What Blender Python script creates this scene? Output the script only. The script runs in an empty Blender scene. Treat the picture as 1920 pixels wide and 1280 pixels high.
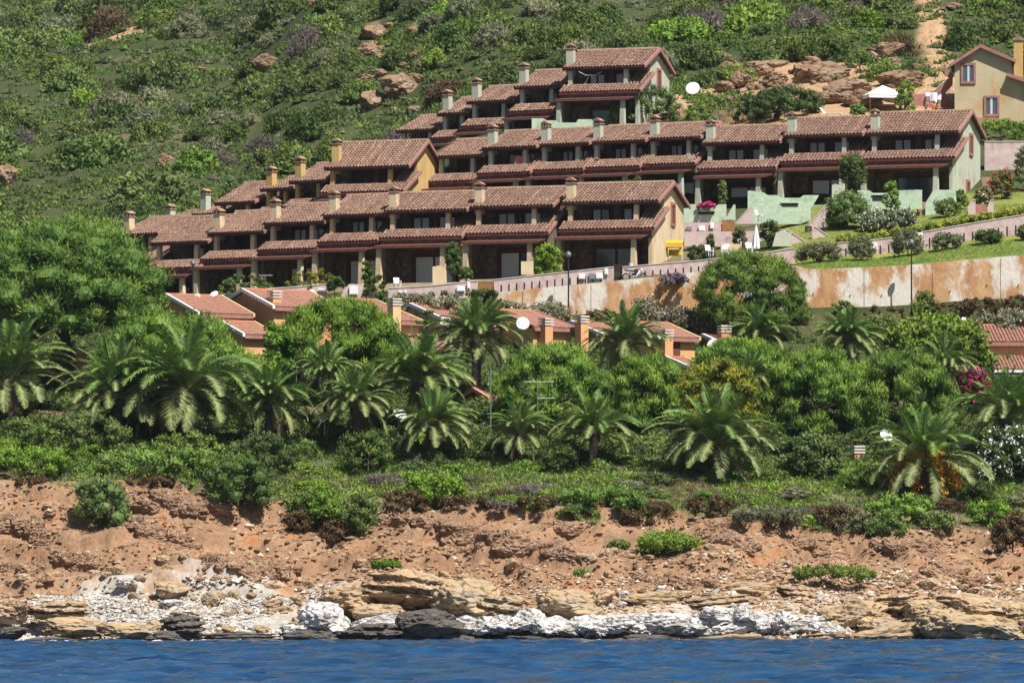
import bpy, math, random
import numpy as np
from mathutils import Vector, Matrix
random.seed(7); RNG = np.random.default_rng(11)
S = bpy.context.scene; COL = S.collection
R = math.radians

# ---------------------------------------------------------------- camera
F = 11500.0; CAMZ = 3.0; HOR = 1121.0
TILT = math.atan((HOR - 640) / F); CT, ST = math.cos(TILT), math.sin(TILT)
cam = bpy.data.cameras.new('camera'); camo = bpy.data.objects.new('camera', cam); COL.objects.link(camo)
camo.location = (0, 0, CAMZ); camo.rotation_euler = (math.pi / 2 + TILT, 0, 0)
cam.sensor_width = 36; cam.lens = F / 1920 * 36; cam.clip_start = 5; cam.clip_end = 6000
S.camera = camo
# ---------------------------------------------------------------- sky and sun
SUN_AZ, SUN_EL = R(38), R(57)          # azimuth measured from behind the camera towards the right
sdir = Vector((math.sin(SUN_AZ) * math.cos(SUN_EL), -math.cos(SUN_AZ) * math.cos(SUN_EL), math.sin(SUN_EL)))
wd = bpy.data.worlds.new('World'); S.world = wd; wd.use_nodes = True
nt = wd.node_tree; bgn = nt.nodes['Background']
sky = nt.nodes.new('ShaderNodeTexSky'); sky.sky_type = 'NISHITA'; sky.sun_disc = False
sky.sun_elevation = SUN_EL; sky.sun_rotation = math.atan2(sdir.x, sdir.y)
nt.links.new(sky.outputs[0], bgn.inputs[0]); bgn.inputs[1].default_value = 0.05
sl = bpy.data.lights.new('sun', 'SUN'); sl.energy = 5.0; sl.angle = R(0.5); sl.color = (1, 0.95, 0.87)
so = bpy.data.objects.new('sun', sl); COL.objects.link(so)
so.rotation_euler = (-sdir).to_track_quat('-Z', 'Y').to_euler()
S.view_settings.view_transform = 'Standard'; S.view_settings.look = 'None'
S.view_settings.exposure = 0.6; S.view_settings.gamma = 1; S.view_settings.use_curve_mapping = False

# ---------------------------------------------------------------- helpers
def at(px, py, Y):
    a = (px - 960) / F; b = (640 - py) / F
    s = Y / (CT - b * ST)
    return Vector((a * s, Y, CAMZ + s * (ST + b * CT)))
def zpy(py, Y): return CAMZ + Y * (HOR - py) / F
def ppm(Y): return F / Y

def _h(ix, iy, iz):
    h = (ix.astype(np.int64) * 374761393 + iy.astype(np.int64) * 668265263 + iz.astype(np.int64) * 1274126177) & 0xffffffff
    h = ((h ^ (h >> 13)) * 1103515245) & 0xffffffff
    h = ((h ^ (h >> 16)) * 668265263) & 0xffffffff
    return ((h ^ (h >> 15)) & 0xffff) / 65535.0
def vnoise(x, y, z=None):
    x = np.asarray(x, float); y = np.asarray(y, float); z = np.zeros_like(x) if z is None else np.asarray(z, float)
    ix, iy, iz = np.floor(x), np.floor(y), np.floor(z)
    fx, fy, fz = x - ix, y - iy, z - iz
    fx, fy, fz = [t * t * (3 - 2 * t) for t in (fx, fy, fz)]
    r = 0
    for dx in (0, 1):
        for dy in (0, 1):
            for dz in (0, 1):
                w = (fx if dx else 1 - fx) * (fy if dy else 1 - fy) * (fz if dz else 1 - fz)
                r = r + w * _h(ix + dx, iy + dy, iz + dz)
    return r * 2 - 1
def fbm(x, y, z=None, o=4):
    r = 0; a = 1; t = 0
    x = np.asarray(x, float); y = np.asarray(y, float); z = np.zeros_like(x) if z is None else np.asarray(z, float)
    for k in range(o):
        r = r + a * vnoise(x + 17.3 * k, y + 5.1 * k, z - 9.7 * k); t += a; a *= .5; x = x * 2; y = y * 2; z = z * 2
    return r / t
def sstep(a, b, x):
    t = np.clip((x - a) / (b - a), 0, 1); return t * t * (3 - 2 * t)

def props(o, label=None, cat=None, group=None, kind=None):
    if label: o['label'] = label
    if cat: o['category'] = cat
    if group: o['group'] = group
    if kind: o['kind'] = kind
    return o
def link(name, me, parent=None, loc=None, rz=0, sc=None):
    o = bpy.data.objects.new(name, me); COL.objects.link(o)
    if parent: o.parent = parent
    if loc is not None: o.location = loc
    if rz: o.rotation_euler = (0, 0, rz)
    if sc is not None: o.scale = sc if hasattr(sc, '__len__') else (sc,) * 3
    return o
def empty(name, loc, rz=0): 
    o = link(name, None, None, loc, rz); o.empty_display_size = .3; return o
def mesh_np(name, V, T, mat=None, tint=None, smooth=False):
    V = np.ascontiguousarray(V, np.float32); T = np.ascontiguousarray(T, np.int32)
    me = bpy.data.meshes.new(name); k = T.shape[1]
    me.vertices.add(len(V)); me.vertices.foreach_set('co', V.ravel())
    me.loops.add(T.size); me.loops.foreach_set('vertex_index', T.ravel())
    me.polygons.add(len(T)); me.polygons.foreach_set('loop_start', np.arange(len(T), dtype=np.int32) * k)
    try: me.polygons.foreach_set('loop_total', np.full(len(T), k, np.int32))
    except Exception: pass
    me.polygons.foreach_set('use_smooth', np.full(len(T), smooth, bool))
    if tint is not None:
        at_ = me.attributes.new('tint', 'FLOAT', 'FACE'); at_.data.foreach_set('value', np.ascontiguousarray(tint, np.float32))
    me.update(calc_edges=True)
    if mat: me.materials.append(mat)
    return me
class MB:
    def __init__(s): s.V = []; s.F = []
    def add(s, vs, fs):
        n = len(s.V); s.V += [tuple(v) for v in vs]; s.F += [tuple(i + n for i in f) for f in fs]; return s
    def box(s, x0, x1, y0, y1, z0, z1):
        return s.add([(x0,y0,z0),(x1,y0,z0),(x1,y1,z0),(x0,y1,z0),(x0,y0,z1),(x1,y0,z1),(x1,y1,z1),(x0,y1,z1)],
                     [(0,3,2,1),(4,5,6,7),(0,1,5,4),(1,2,6,5),(2,3,7,6),(3,0,4,7)])
    def prism(s, A, B):
        n = len(A)
        return s.add(list(A) + list(B), [tuple(range(n))[::-1], tuple(range(n, 2 * n))] + [(i, (i + 1) % n, n + (i + 1) % n, n + i) for i in range(n)])
    def prism_x(s, yz, x0, x1): return s.prism([(x0, y, z) for y, z in yz], [(x1, y, z) for y, z in yz])
    def prism_y(s, xz, y0, y1): return s.prism([(x, y0, z) for x, z in xz], [(x, y1, z) for x, z in xz])
    def prism_z(s, xy, z0, z1): return s.prism([(x, y, z0) for x, y in xy], [(x, y, z1) for x, y in xy])
    def frame(s, x0, x1, z0, z1, y0, y1, t):
        s.box(x0, x0 + t, y0, y1, z0, z1); s.box(x1 - t, x1, y0, y1, z0, z1); s.box(x0 + t, x1 - t, y0, y1, z1 - t, z1); return s.box(x0 + t, x1 - t, y0, y1, z0, z0 + t)
    def tube(s, pts, rr, n=6, cap=True):
        pts = [Vector(p) for p in pts]; rr = rr if hasattr(rr, '__len__') else [rr] * len(pts); base = len(s.V)
        for i, p in enumerate(pts):
            d = (pts[min(i + 1, len(pts) - 1)] - pts[max(i - 1, 0)]).normalized()
            u = d.cross(Vector((0, 0, 1)) if abs(d.z) < .95 else Vector((1, 0, 0))).normalized(); v = d.cross(u)
            for k in range(n):
                a = 2 * math.pi * k / n; s.V.append(tuple(p + (u * math.cos(a) + v * math.sin(a)) * rr[i]))
        for i in range(len(pts) - 1):
            for k in range(n):
                a = base + i * n + k; b = base + i * n + (k + 1) % n; s.F.append((a, b, b + n, a + n))
        if cap:
            s.F.append(tuple(base + k for k in range(n))[::-1]); s.F.append(tuple(base + (len(pts) - 1) * n + k for k in range(n)))
        return s
    def lathe(s, prof, n=16, c=(0, 0, 0)):
        base = len(s.V)
        for r, z in prof:
            for k in range(n):
                a = 2 * math.pi * k / n; s.V.append((c[0] + r * math.cos(a), c[1] + r * math.sin(a), c[2] + z))
        for i in range(len(prof) - 1):
            for k in range(n):
                a = base + i * n + k; b = base + i * n + (k + 1) % n; s.F.append((a, b, b + n, a + n))
        return s
    def xf(s, M): s.V = [tuple(M @ Vector(v)) for v in s.V]; return s
    def mesh(s, name, mat, smooth=False):
        me = bpy.data.meshes.new(name); me.from_pydata(s.V, [], s.F); me.update()
        if smooth: me.polygons.foreach_set('use_smooth', [True] * len(me.polygons))
        me.materials.append(mat); return me
    def build(s, name, mat, parent=None, smooth=False, loc=None, rz=0): return link(name, s.mesh(name, mat, smooth), parent, loc, rz)

# ---------------------------------------------------------------- materials
M = {}
def mat(name, c1, c2=None, scale=2.0, rough=.8, bump=0, bscale=None, spec=.3, stretch=(1, 1, 1), detail=4, c3=None, s3=.4, lo=.35, hi=.65, t3=(.52, .68), metal=0):
    m = bpy.data.materials.new(name); m.use_nodes = True; M[name] = m; n = m.node_tree.nodes; L = m.node_tree.links
    b = n['Principled BSDF']; b.inputs['Roughness'].default_value = rough; b.inputs['Specular IOR Level'].default_value = spec; b.inputs['Metallic'].default_value = metal
    if c2 is None: b.inputs['Base Color'].default_value = (*c1, 1); 
    tc = n.new('ShaderNodeTexCoord'); mp = n.new('ShaderNodeMapping'); mp.inputs['Scale'].default_value = stretch
    L.new(tc.outputs['Object'], mp.inputs[0])
    if c2 is not None:
        nz = n.new('ShaderNodeTexNoise'); nz.inputs['Scale'].default_value = scale; nz.inputs['Detail'].default_value = detail; L.new(mp.outputs[0], nz.inputs[0])
        rp = n.new('ShaderNodeValToRGB'); rp.color_ramp.elements[0].color = (*c1, 1); rp.color_ramp.elements[1].color = (*c2, 1)
        rp.color_ramp.elements[0].position = lo; rp.color_ramp.elements[1].position = hi
        L.new(nz.outputs[0], rp.inputs[0]); out = rp.outputs[0]
        if c3 is not None:
            n3 = n.new('ShaderNodeTexNoise'); n3.inputs['Scale'].default_value = s3; n3.inputs['Detail'].default_value = 6; n3.inputs['Roughness'].default_value = .65; L.new(mp.outputs[0], n3.inputs[0])
            r3 = n.new('ShaderNodeValToRGB'); r3.color_ramp.elements[0].position = t3[0]; r3.color_ramp.elements[1].position = t3[1]; L.new(n3.outputs[0], r3.inputs[0])
            mx = n.new('ShaderNodeMixRGB'); L.new(r3.outputs[0], mx.inputs[0]); L.new(out, mx.inputs[1]); mx.inputs[2].default_value = (*c3, 1); out = mx.outputs[0]
        L.new(out, b.inputs['Base Color'])
    if bump:
        bn = n.new('ShaderNodeTexNoise'); bn.inputs['Scale'].default_value = bscale or scale * 3; bn.inputs['Detail'].default_value = 5; L.new(mp.outputs[0], bn.inputs[0])
        bp = n.new('ShaderNodeBump'); bp.inputs['Strength'].default_value = bump; bp.inputs['Distance'].default_value = .1; L.new(bn.outputs[0], bp.inputs['Height']); L.new(bp.outputs[0], b.inputs['Normal'])
    return m
def tint_mat(name, stops, rough=.7, trans=0, spec=.3, objvar=0.0, noise=0.0, nscale=.5):
    """colour from the per-face attribute 'tint' through a ramp"""
    m = bpy.data.materials.new(name); m.use_nodes = True; M[name] = m; n = m.node_tree.nodes; L = m.node_tree.links
    b = n['Principled BSDF']; b.inputs['Roughness'].default_value = rough; b.inputs['Specular IOR Level'].default_value = spec
    a = n.new('ShaderNodeAttribute'); a.attribute_name = 'tint'
    rp = n.new('ShaderNodeValToRGB'); e = rp.color_ramp.elements
    while len(e) < len(stops): e.new(.5)
    for i, (p, c) in enumerate(stops): e[i].position = p; e[i].color = (*c, 1)
    fac = a.outputs['Fac']
    if noise:
        tc = n.new('ShaderNodeTexCoord'); nz = n.new('ShaderNodeTexNoise'); nz.inputs['Scale'].default_value = nscale; nz.inputs['Detail'].default_value = 4
        L.new(tc.outputs['Object'], nz.inputs[0])
        md = n.new('ShaderNodeMath'); md.operation = 'MULTIPLY_ADD'; L.new(nz.outputs[0], md.inputs[0]); md.inputs[1].default_value = noise
        sb = n.new('ShaderNodeMath'); sb.operation = 'SUBTRACT'; L.new(fac, sb.inputs[0]); sb.inputs[1].default_value = noise * .5; L.new(sb.outputs[0], md.inputs[2]); fac = md.outputs[0]
    L.new(fac, rp.inputs[0]); out = rp.outputs[0]
    if objvar:
        oi = n.new('ShaderNodeObjectInfo'); hs = n.new('ShaderNodeHueSaturation'); L.new(out, hs.inputs['Color'])
        for inp, lo, hi in (('Hue', .5 - .05 * objvar, .5 + .008 * objvar), ('Value', 1 - .35 * objvar, 1 + .3 * objvar), ('Saturation', 1 - .22 * objvar, 1 + .05 * objvar)):
            mr = n.new('ShaderNodeMapRange'); mr.inputs[3].default_value = lo; mr.inputs[4].default_value = hi
            if inp == 'Hue': src = oi.outputs['Random']
            else:
                f = n.new('ShaderNodeMath'); f.operation = 'MULTIPLY'; f.inputs[1].default_value = 7.31 if inp == 'Value' else 13.7; L.new(oi.outputs['Random'], f.inputs[0])
                g = n.new('ShaderNodeMath'); g.operation = 'FRACT'; L.new(f.outputs[0], g.inputs[0]); src = g.outputs[0]
            L.new(src, mr.inputs[0]); L.new(mr.outputs[0], hs.inputs[inp])
        out = hs.outputs[0]
    L.new(out, b.inputs['Base Color'])
    if trans:
        t = n.new('ShaderNodeBsdfTranslucent'); L.new(out, t.inputs[0]); mx = n.new('ShaderNodeMixShader'); mx.inputs[0].default_value = trans
        L.new(b.outputs[0], mx.inputs[1]); L.new(t.outputs[0], mx.inputs[2]); L.new(mx.outputs[0], n['Material Output'].inputs[0])
    return m
def stone_mat(name, cols, scale, joint, rough=.9):
    m = bpy.data.materials.new(name); m.use_nodes = True; M[name] = m; n = m.node_tree.nodes; L = m.node_tree.links
    b = n['Principled BSDF']; b.inputs['Roughness'].default_value = rough
    tc = n.new('ShaderNodeTexCoord'); v = n.new('ShaderNodeTexVoronoi'); v.inputs['Scale'].default_value = scale; L.new(tc.outputs['Object'], v.inputs[0])
    d = n.new('ShaderNodeTexVoronoi'); d.feature = 'DISTANCE_TO_EDGE'; d.inputs['Scale'].default_value = scale; L.new(tc.outputs['Object'], d.inputs[0])
    rp = n.new('ShaderNodeValToRGB'); e = rp.color_ramp.elements
    while len(e) < len(cols): e.new(.5)
    for i, c in enumerate(cols): e[i].position = i / (len(cols) - 1); e[i].color = (*c, 1)
    sp = n.new('ShaderNodeSeparateColor'); L.new(v.outputs['Color'], sp.inputs[0]); L.new(sp.outputs[0], rp.inputs[0])
    er = n.new('ShaderNodeValToRGB'); er.color_ramp.elements[0].position = .02; er.color_ramp.elements[1].position = .07; L.new(d.outputs['Distance'], er.inputs[0])
    mx = n.new('ShaderNodeMixRGB'); L.new(er.outputs[0], mx.inputs[0]); mx.inputs[1].default_value = (*joint, 1); L.new(rp.outputs[0], mx.inputs[2]); L.new(mx.outputs[0], b.inputs['Base Color'])
    bp = n.new('ShaderNodeBump'); bp.inputs['Strength'].default_value = .6; bp.inputs['Distance'].default_value = .05; L.new(er.outputs[0], bp.inputs['Height']); L.new(bp.outputs[0], b.inputs['Normal'])
    return m

mat('peach', (.68,.55,.37), (.58,.43,.26), 1.2, .9, .25, 6, c3=(.44,.37,.28), s3=.9, stretch=(1,1,.45))
mat('green_stucco', (.50,.52,.42), (.42,.44,.35), 1.3, .9, .25, 6, c3=(.36,.33,.25), s3=.8, stretch=(1,1,.4))
mat('mint_stucco', (.38,.52,.38), (.50,.58,.45), 2.2, .9, .3, 5, c3=(.27,.38,.26), s3=1.3)
mat('ochre', (.58,.41,.17), (.48,.32,.12), 1.2, .9, .2, 6, c3=(.52,.36,.16), s3=.9, stretch=(1,1,.45))
mat('cream_ochre', (.52,.44,.29), (.46,.37,.22), .7, .9, .25, 6, c3=(.48,.27,.09), s3=.5, stretch=(1,1,.5))
stone_mat('rubble', [(.12,.085,.06), (.2,.14,.10), (.15,.12,.10), (.26,.19,.13)], 2.6, (.09,.07,.055))
mat('wine', (.13,.032,.03), (.09,.025,.025), 4, .7, .1)
mat('wine_pale', (.38,.19,.16), (.30,.14,.12), 3, .8, .1)
mat('wood_red', (.16,.06,.045), (.11,.042,.032), 5, .75, .1)
mat('terrace_floor', (.35,.22,.16), (.28,.18,.13), 2, .8)
tint_mat('tiles', [(0, (.11,.062,.046)), (.3, (.185,.11,.08)), (.65, (.265,.165,.122)), (1, (.38,.275,.21))], .85, noise=.5, nscale=.7)
mat('tile_bed', (.12,.06,.045), (.09,.05,.04), 4, .9)
mat('ridge', (.36,.25,.18), (.25,.14,.09), 3, .9)
mat('glass', (.07,.095,.12), None, rough=.06, spec=.7)
mat('curtain', (.62,.66,.70), (.48,.53,.58), 3, .25, spec=.5, stretch=(4,1,.3))
mat('dark_inside', (.012,.012,.014), None, rough=.3)
mat('frame_dark', (.035,.022,.02), None, rough=.5)
mat('pink_wall', (.50,.37,.36), (.58,.47,.45), 1.3, .95, .3, 5, c3=(.38,.24,.24), s3=.9)
mat('coping', (.66,.58,.52), (.55,.48,.42), 2, .9)
mat('orange_wall', (.55,.34,.18), (.40,.20,.085), 1.1, .95, .5, 4, c3=(.66,.61,.54), s3=.45, stretch=(.9,1,.5), t3=(.48,.57), detail=9)
mat('white', (.8,.8,.8), (.72,.72,.72), 3, .5)
mat('plastic_white', (.8,.8,.82), None, rough=.35)
mat('yellow', (.66,.43,.03), (.6,.37,.03), 3, .6)
mat('black_metal', (.03,.03,.032), None, rough=.4)
mat('grey_metal', (.35,.36,.37), None, rough=.4, metal=.6)
mat('bungalow_wall', (.68,.37,.18), (.60,.32,.15), .8, .9, .15, 5)
mat('bungalow_pale', (.72,.50,.27), (.66,.44,.22), .8, .9, .15, 5)
mat('bungalow_pink', (.60,.27,.19), (.54,.23,.16), .8, .9, .15, 5)
tint_mat('salmon_tiles', [(0, (.30,.15,.105)), (.4, (.40,.21,.15)), (.8, (.46,.255,.185)), (1, (.53,.33,.25))], .85, noise=.3, nscale=.6)
mat('bark', (.14,.10,.075), (.08,.055,.04), 6, .95, .4, stretch=(1,1,.3))
mat('grey_bark', (.26,.23,.21), (.16,.14,.13), 6, .95, .4)
# ---------------------------------------------------------------- terrain
PROF = {
 0: [(411,1205),(416,1165),(420,1115),(423,1075),(427,985),(429,925),(431,905),(440,850),(447,800),(455,760),(468,700),(485,640),(495,600),(498,575),(512,548),(540,470),(560,425),(600,345),(680,245),(800,150),(1000,60),(1200,5),(1500,-70),(1800,-140)],
 400: [(411,1205),(415,1165),(419,1110),(423,1060),(427,990),(430,935),(434,905),(442,860),(448,825),(456,770),(468,690),(485,625),(495.5,592),(498,566),(530,600),(548,432),(565,385),(600,310),(680,190),(800,80),(920,0),(1100,-90),(1800,-350)],
 650: [(411,1204),(414,1150),(418,1090),(423,1050),(427,1000),(431,960),(437,905),(444,865),(450,830),(458,770),(470,690),(482,615),(495.5,586),(498,552),(526,578),(540,461),(552,365),(575,300),(620,180),(700,0),(850,-250),(1100,-500),(1800,-800)],
 960: [(410.5,1204),(413,1150),(417,1105),(422,1040),(427,985),(430,945),(436,900),(445,858),(450,830),(458,770),(468,700),(478,620),(486.3,600),(487,548),(497.2,555),(498.2,530),(516,541),(520,432),(528,400),(545,300),(555,245),(572,190),(600,110),(650,0),(800,-280),(1100,-550),(1800,-900)],
 1300: [(409.5,1204),(413,1165),(417,1110),(422,1060),(427,1005),(431,965),(437,915),(445,868),(450,840),(458,780),(468,705),(478,640),(486.3,600),(487,511),(497.2,518),(498.2,507),(506,482),(516,430),(522,405),(535,330),(545,250),(560,190),(590,100),(630,0),(800,-300),(1100,-600),(1800,-950)],
 1600: [(407,1206),(411,1170),(416,1120),(421,1075),(426,1030),(430,1000),(437,935),(445,885),(450,850),(458,790),(468,715),(478,640),(486.3,590),(487,504),(497.4,484),(498.4,457),(506,428),(516,395),(522,378),(533,300),(543,225),(560,150),(580,80),(610,0),(800,-350),(1100,-600),(1800,-950)],
 1920: [(404,1209),(409,1170),(414,1130),(419,1090),(424,1050),(428,1020),(436,950),(445,895),(450,860),(458,800),(468,725),(478,640),(486.3,575),(487,481),(497,446),(498.2,410),(506,395),(516,372),(524,350),(535,280),(548,222),(560,150),(580,70),(600,0),(800,-380),(1100,-650),(1800,-1000)],
}
PC = sorted(PROF)
YS = np.concatenate([np.arange(404, 446, .25), np.arange(446, 485, .5), np.arange(485, 500, .25), np.arange(500, 580, 1.0), np.arange(580, 1000, 4.0), np.arange(1000, 1801, 10.0)])
def prof_z(c, Y):
    p = PROF[c]; ys = [q[0] for q in p]; zs = [zpy(q[1], q[0]) for q in p]
    ys = [ys[0] - 10, ys[0] - 1.5] + ys; zs = [-3, -.9] + zs
    zs[2] = -.15
    return np.interp(Y, ys, zs)
TABLE = np.array([prof_z(c, np.arange(390, 1801, .25)) for c in PC])
def gbase(X, Y):
    X = np.asarray(X, float); Y = np.asarray(Y, float)
    px = np.clip(960 + F * X / np.maximum(Y, 1), PC[0], PC[-1])
    fi = np.interp(px, PC, np.arange(len(PC))); i0 = np.minimum(fi.astype(int), len(PC) - 2); t = fi - i0; t = t * t * (3 - 2 * t)
    yi = np.clip((Y - 390) / .25, 0, TABLE.shape[1] - 1.001); j0 = yi.astype(int); u = yi - j0
    g = lambda i: TABLE[i, j0] * (1 - u) + TABLE[i, j0 + 1] * u
    return g(i0) * (1 - t) + g(i0 + 1) * t
def ground(X, Y):
    X = np.asarray(X, float); Y = np.asarray(Y, float)
    wob = 2.6 * fbm(X / 11, Y * 0 + 3.3, o=3)                        # the coast goes in and out
    wm = sstep(400, 412, Y) * (1 - sstep(432, 446, Y)) * sstep(404, 414, Y)
    z = gbase(X, Y + wob * wm)
    cl = sstep(415, 419, Y) * (1 - sstep(429, 434, Y))               # cliff band
    be = sstep(409, 412, Y) * (1 - sstep(416, 420, Y))
    hi = sstep(555, 580, Y)
    z = z + cl * (1.15 * fbm(X / 4.5, Y / 4.0, o=4) + .30 * fbm(X / 1.1, Y / 1.0 + 9, o=3))
    q = z * .62 + 1.0 * fbm(X / 5 + 40, Y / 5, o=3); fr = q - np.floor(q)
    z = z + cl * 1.1 * (sstep(.0, .30, fr) - fr) + cl * .09 * fbm(X / .5, Y / .45, o=2)                     # ledges with steep risers
    z = z + be * (.35 * fbm(X / 2.5, Y / 2.5 + 30, o=4))
    z = z + hi * (2.2 * fbm(X / 22, Y / 22, o=3) + .8 * fbm(X / 6, Y / 6, o=3)) + sstep(430, 440, Y) * (1 - sstep(446, 452, Y)) * .5 * fbm(X / 5, Y / 5 + 70, o=3)
    return z
def gz(X, Y): return float(ground(np.array([X]), np.array([Y]))[0])
def gp(px, Y, dz=0):
    X = (px - 960) / F * Y; return Vector((X, Y, gz(X, Y) + dz))
PXS = np.concatenate([np.arange(-900, -60, 40), np.arange(-60, 1981, 6.5), np.arange(1985, 2800, 40)])
GX = (PXS[None, :] - 960) / F * YS[:, None]; GY = np.repeat(YS[:, None], len(PXS), 1)
GZ = ground(GX, GY); GPX = np.repeat(PXS[None, :], len(YS), 0)
def gcolour():
    X, Y, Z = GX, GY, GZ
    n1 = fbm(X / 3, Y / 3, Z / 3, 4)[..., None]; n2 = fbm(X / .8, Y / .8, Z / .8 + 5, 4)[..., None]; n3 = fbm(X / 14, Y / 14, o=3)[..., None]
    L = lambda a, b, t: a * (1 - t) + b * t
    A = lambda *c: np.array(c, float)
    soil = L(A(.245,.138,.078), A(.35,.225,.138), np.clip(.5 + n1 * 1.1, 0, 1)); soil = L(soil, A(.34,.135,.05), np.clip(n1 * 2 + n2 - .42, 0, .85)); soil = L(soil, A(.22,.13,.08), np.clip(-n2 * 1.6 - .1, 0, .8))
    peb = L(A(.34,.31,.27), A(.50,.47,.43), np.clip(.5 + n2, 0, 1)); peb = L(peb, A(.40,.29,.18), np.clip(n1 * 1.8 + .9 * sstep(500, 760, GPX)[..., None], 0, .85))
    under = L(A(.04,.06,.02), A(.075,.085,.034), np.clip(.5 + n1, 0, 1)); under = L(under, A(.20,.155,.09), np.clip(n3 * 2.4 - .75 + n2 * .5, 0, .7))
    lawn = L(A(.13,.18,.035), A(.24,.24,.07), np.clip(.5 + n1, 0, 1))
    Y1 = Y[..., None]
    c = L(peb, soil, sstep(415.5, 418.0, Y1 + 3 * n1 - 2.2 * (1 - sstep(450, 760, GPX)[..., None]) + 2.0 * sstep(700, 1100, GPX)[..., None]))
    c = L(c, under, sstep(428.5, 431, Y1 + 3 * n1))
    cs = L(A(.12,.145,.045), A(.19,.175,.08), np.clip(.5 + n1 * 1.4, 0, 1)); c = L(c, cs, sstep(430, 432, Y1 + 3 * n1) * (1 - sstep(444, 448, Y1)))
    c = L(c, lawn, sstep(486.5, 487.5, Y1) * (1 - sstep(520, 524, Y1)) * sstep(1400, 1500, GPX)[..., None])
    tan = L(A(.46,.30,.17), A(.36,.23,.14), np.clip(.5 + n2, 0, 1))
    # bare slope around the rocks at the right of the hill, and the paths
    def path(x0, y0, x1, y1, w):
        PY = HOR - F * (Z - CAMZ) / Y
        t = np.clip(((GPX - x0) * (x1 - x0) + (PY - y0) * (y1 - y0)) / ((x1 - x0) ** 2 + (y1 - y0) ** 2), 0, 1)
        d = np.hypot(GPX - (x0 + t * (x1 - x0)), PY - (y0 + t * (y1 - y0))); return (1 - sstep(w * .5, w, d + 14 * n2[..., 0]))[..., None] * (Y1 > 530)
    for a in ((1740, 0, 1775, 150, 34), (1775, 150, 1720, 200, 40), (1400, 200, 1640, 150, 60), (1220, 215, 1330, 170, 28), (1560, 200, 1760, 170, 45), (1390, 150, 1560, 120, 40), (170, 250, 260, 190, 14), (130, 300, 170, 240, 14), (160, 70, 330, 40, 18), (700, 60, 720, 110, 20)):
        c = L(c, tan, path(*a))
    return c
GC = gcolour()
m = bpy.data.materials.new('earth'); m.use_nodes = True; M['earth'] = m
n = m.node_tree.nodes; L = m.node_tree.links; b = n['Principled BSDF']; b.inputs['Roughness'].default_value = .95; b.inputs['Specular IOR Level'].default_value = .15
a = n.new('ShaderNodeAttribute'); a.attribute_name = 'earth_colour'
tc = n.new('ShaderNodeTexCoord'); nz = n.new('ShaderNodeTexNoise'); nz.inputs['Scale'].default_value = 3.5; nz.inputs['Detail'].default_value = 8; nz.inputs['Roughness'].default_value = .7; L.new(tc.outputs['Object'], nz.inputs[0])
mr = n.new('ShaderNodeMapRange'); mr.inputs[1].default_value = .3; mr.inputs[2].default_value = .7; mr.inputs[3].default_value = .62; mr.inputs[4].default_value = 1.3; L.new(nz.outputs[0], mr.inputs[0])
mx = n.new('ShaderNodeVectorMath'); mx.operation = 'SCALE'; L.new(a.outputs['Color'], mx.inputs[0]); L.new(mr.outputs[0], mx.inputs['Scale']); L.new(mx.outputs[0], b.inputs['Base Color'])
bp = n.new('ShaderNodeBump'); bp.inputs['Strength'].default_value = .7; bp.inputs['Distance'].default_value = .15; L.new(nz.outputs[0], bp.inputs['Height']); L.new(bp.outputs[0], b.inputs['Normal'])
def sheet(name, r0, r1):
    st = 2 if name == 'hillside' else 1; X, Y, Z = GX[r0:r1 + 1, ::st], GY[r0:r1 + 1, ::st], GZ[r0:r1 + 1, ::st]; nr, nc = X.shape
    V = np.stack([X, Y, Z], -1).reshape(-1, 3); i = np.arange(nr * nc).reshape(nr, nc)
    Q = np.stack([i[:-1, :-1], i[:-1, 1:], i[1:, 1:], i[1:, :-1]], -1).reshape(-1, 4)
    me = mesh_np(name, V, Q, M['earth'], smooth=name != 'beach')
    ca = me.color_attributes.new('earth_colour', 'FLOAT_COLOR', 'POINT')
    cc = np.ones((len(V), 4), np.float32); cc[:, :3] = GC[r0:r1 + 1, ::st].reshape(-1, 3); ca.data.foreach_set('color', cc.ravel())
    return props(link(name, me), kind='structure')
r1 = int(np.searchsorted(YS, 417)); r2 = int(np.searchsorted(YS, 432)); r3 = int(np.searchsorted(YS, 488)); 
sheet('beach', 0, r1); sheet('sea_cliff', r1, r2); sheet('coastal_terrace', r2, r3); sheet('hillside', r3, len(YS) - 1)

# ---------------------------------------------------------------- sea
wy = np.concatenate([np.arange(-200, 190, 30), np.arange(190, 416, .5)]); wx = np.concatenate([np.arange(-400, -50, 25), np.arange(-50, 50.1, .5), np.arange(65, 420, 25)])
WX, WY = np.meshgrid(wx, wy)
am = sstep(185, 215, WY) * (1 - sstep(45, 60, np.abs(WX)))
ridg = lambda v: 1 - np.abs(v)
WZ = am * (.52 * (ridg(vnoise(WX / 5.5 + .12 * WY, WY / 2.7)) - .5) + .30 * (ridg(vnoise(WX / 2.1 - .1 * WY, WY / 1.25 + 7)) - .5) + .10 * fbm(WX / .9, WY / .7, o=2) + .12 * vnoise(WX / 14, WY / 8)) * (1 - .55 * sstep(395, 409, WY))
i = np.arange(WX.size).reshape(WX.shape)
me = mesh_np('sea', np.stack([WX, WY, WZ], -1).reshape(-1, 3), np.stack([i[:-1, :-1], i[:-1, 1:], i[1:, 1:], i[1:, :-1]], -1).reshape(-1, 4), None, smooth=True)
m = mat('sea', (.003,.026,.08), (.010,.066,.16), .45, .08, .8, 2.6, spec=.4, stretch=(.8,1.6,1)); me.materials.append(m)
props(link('sea', me), kind='structure')
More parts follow.
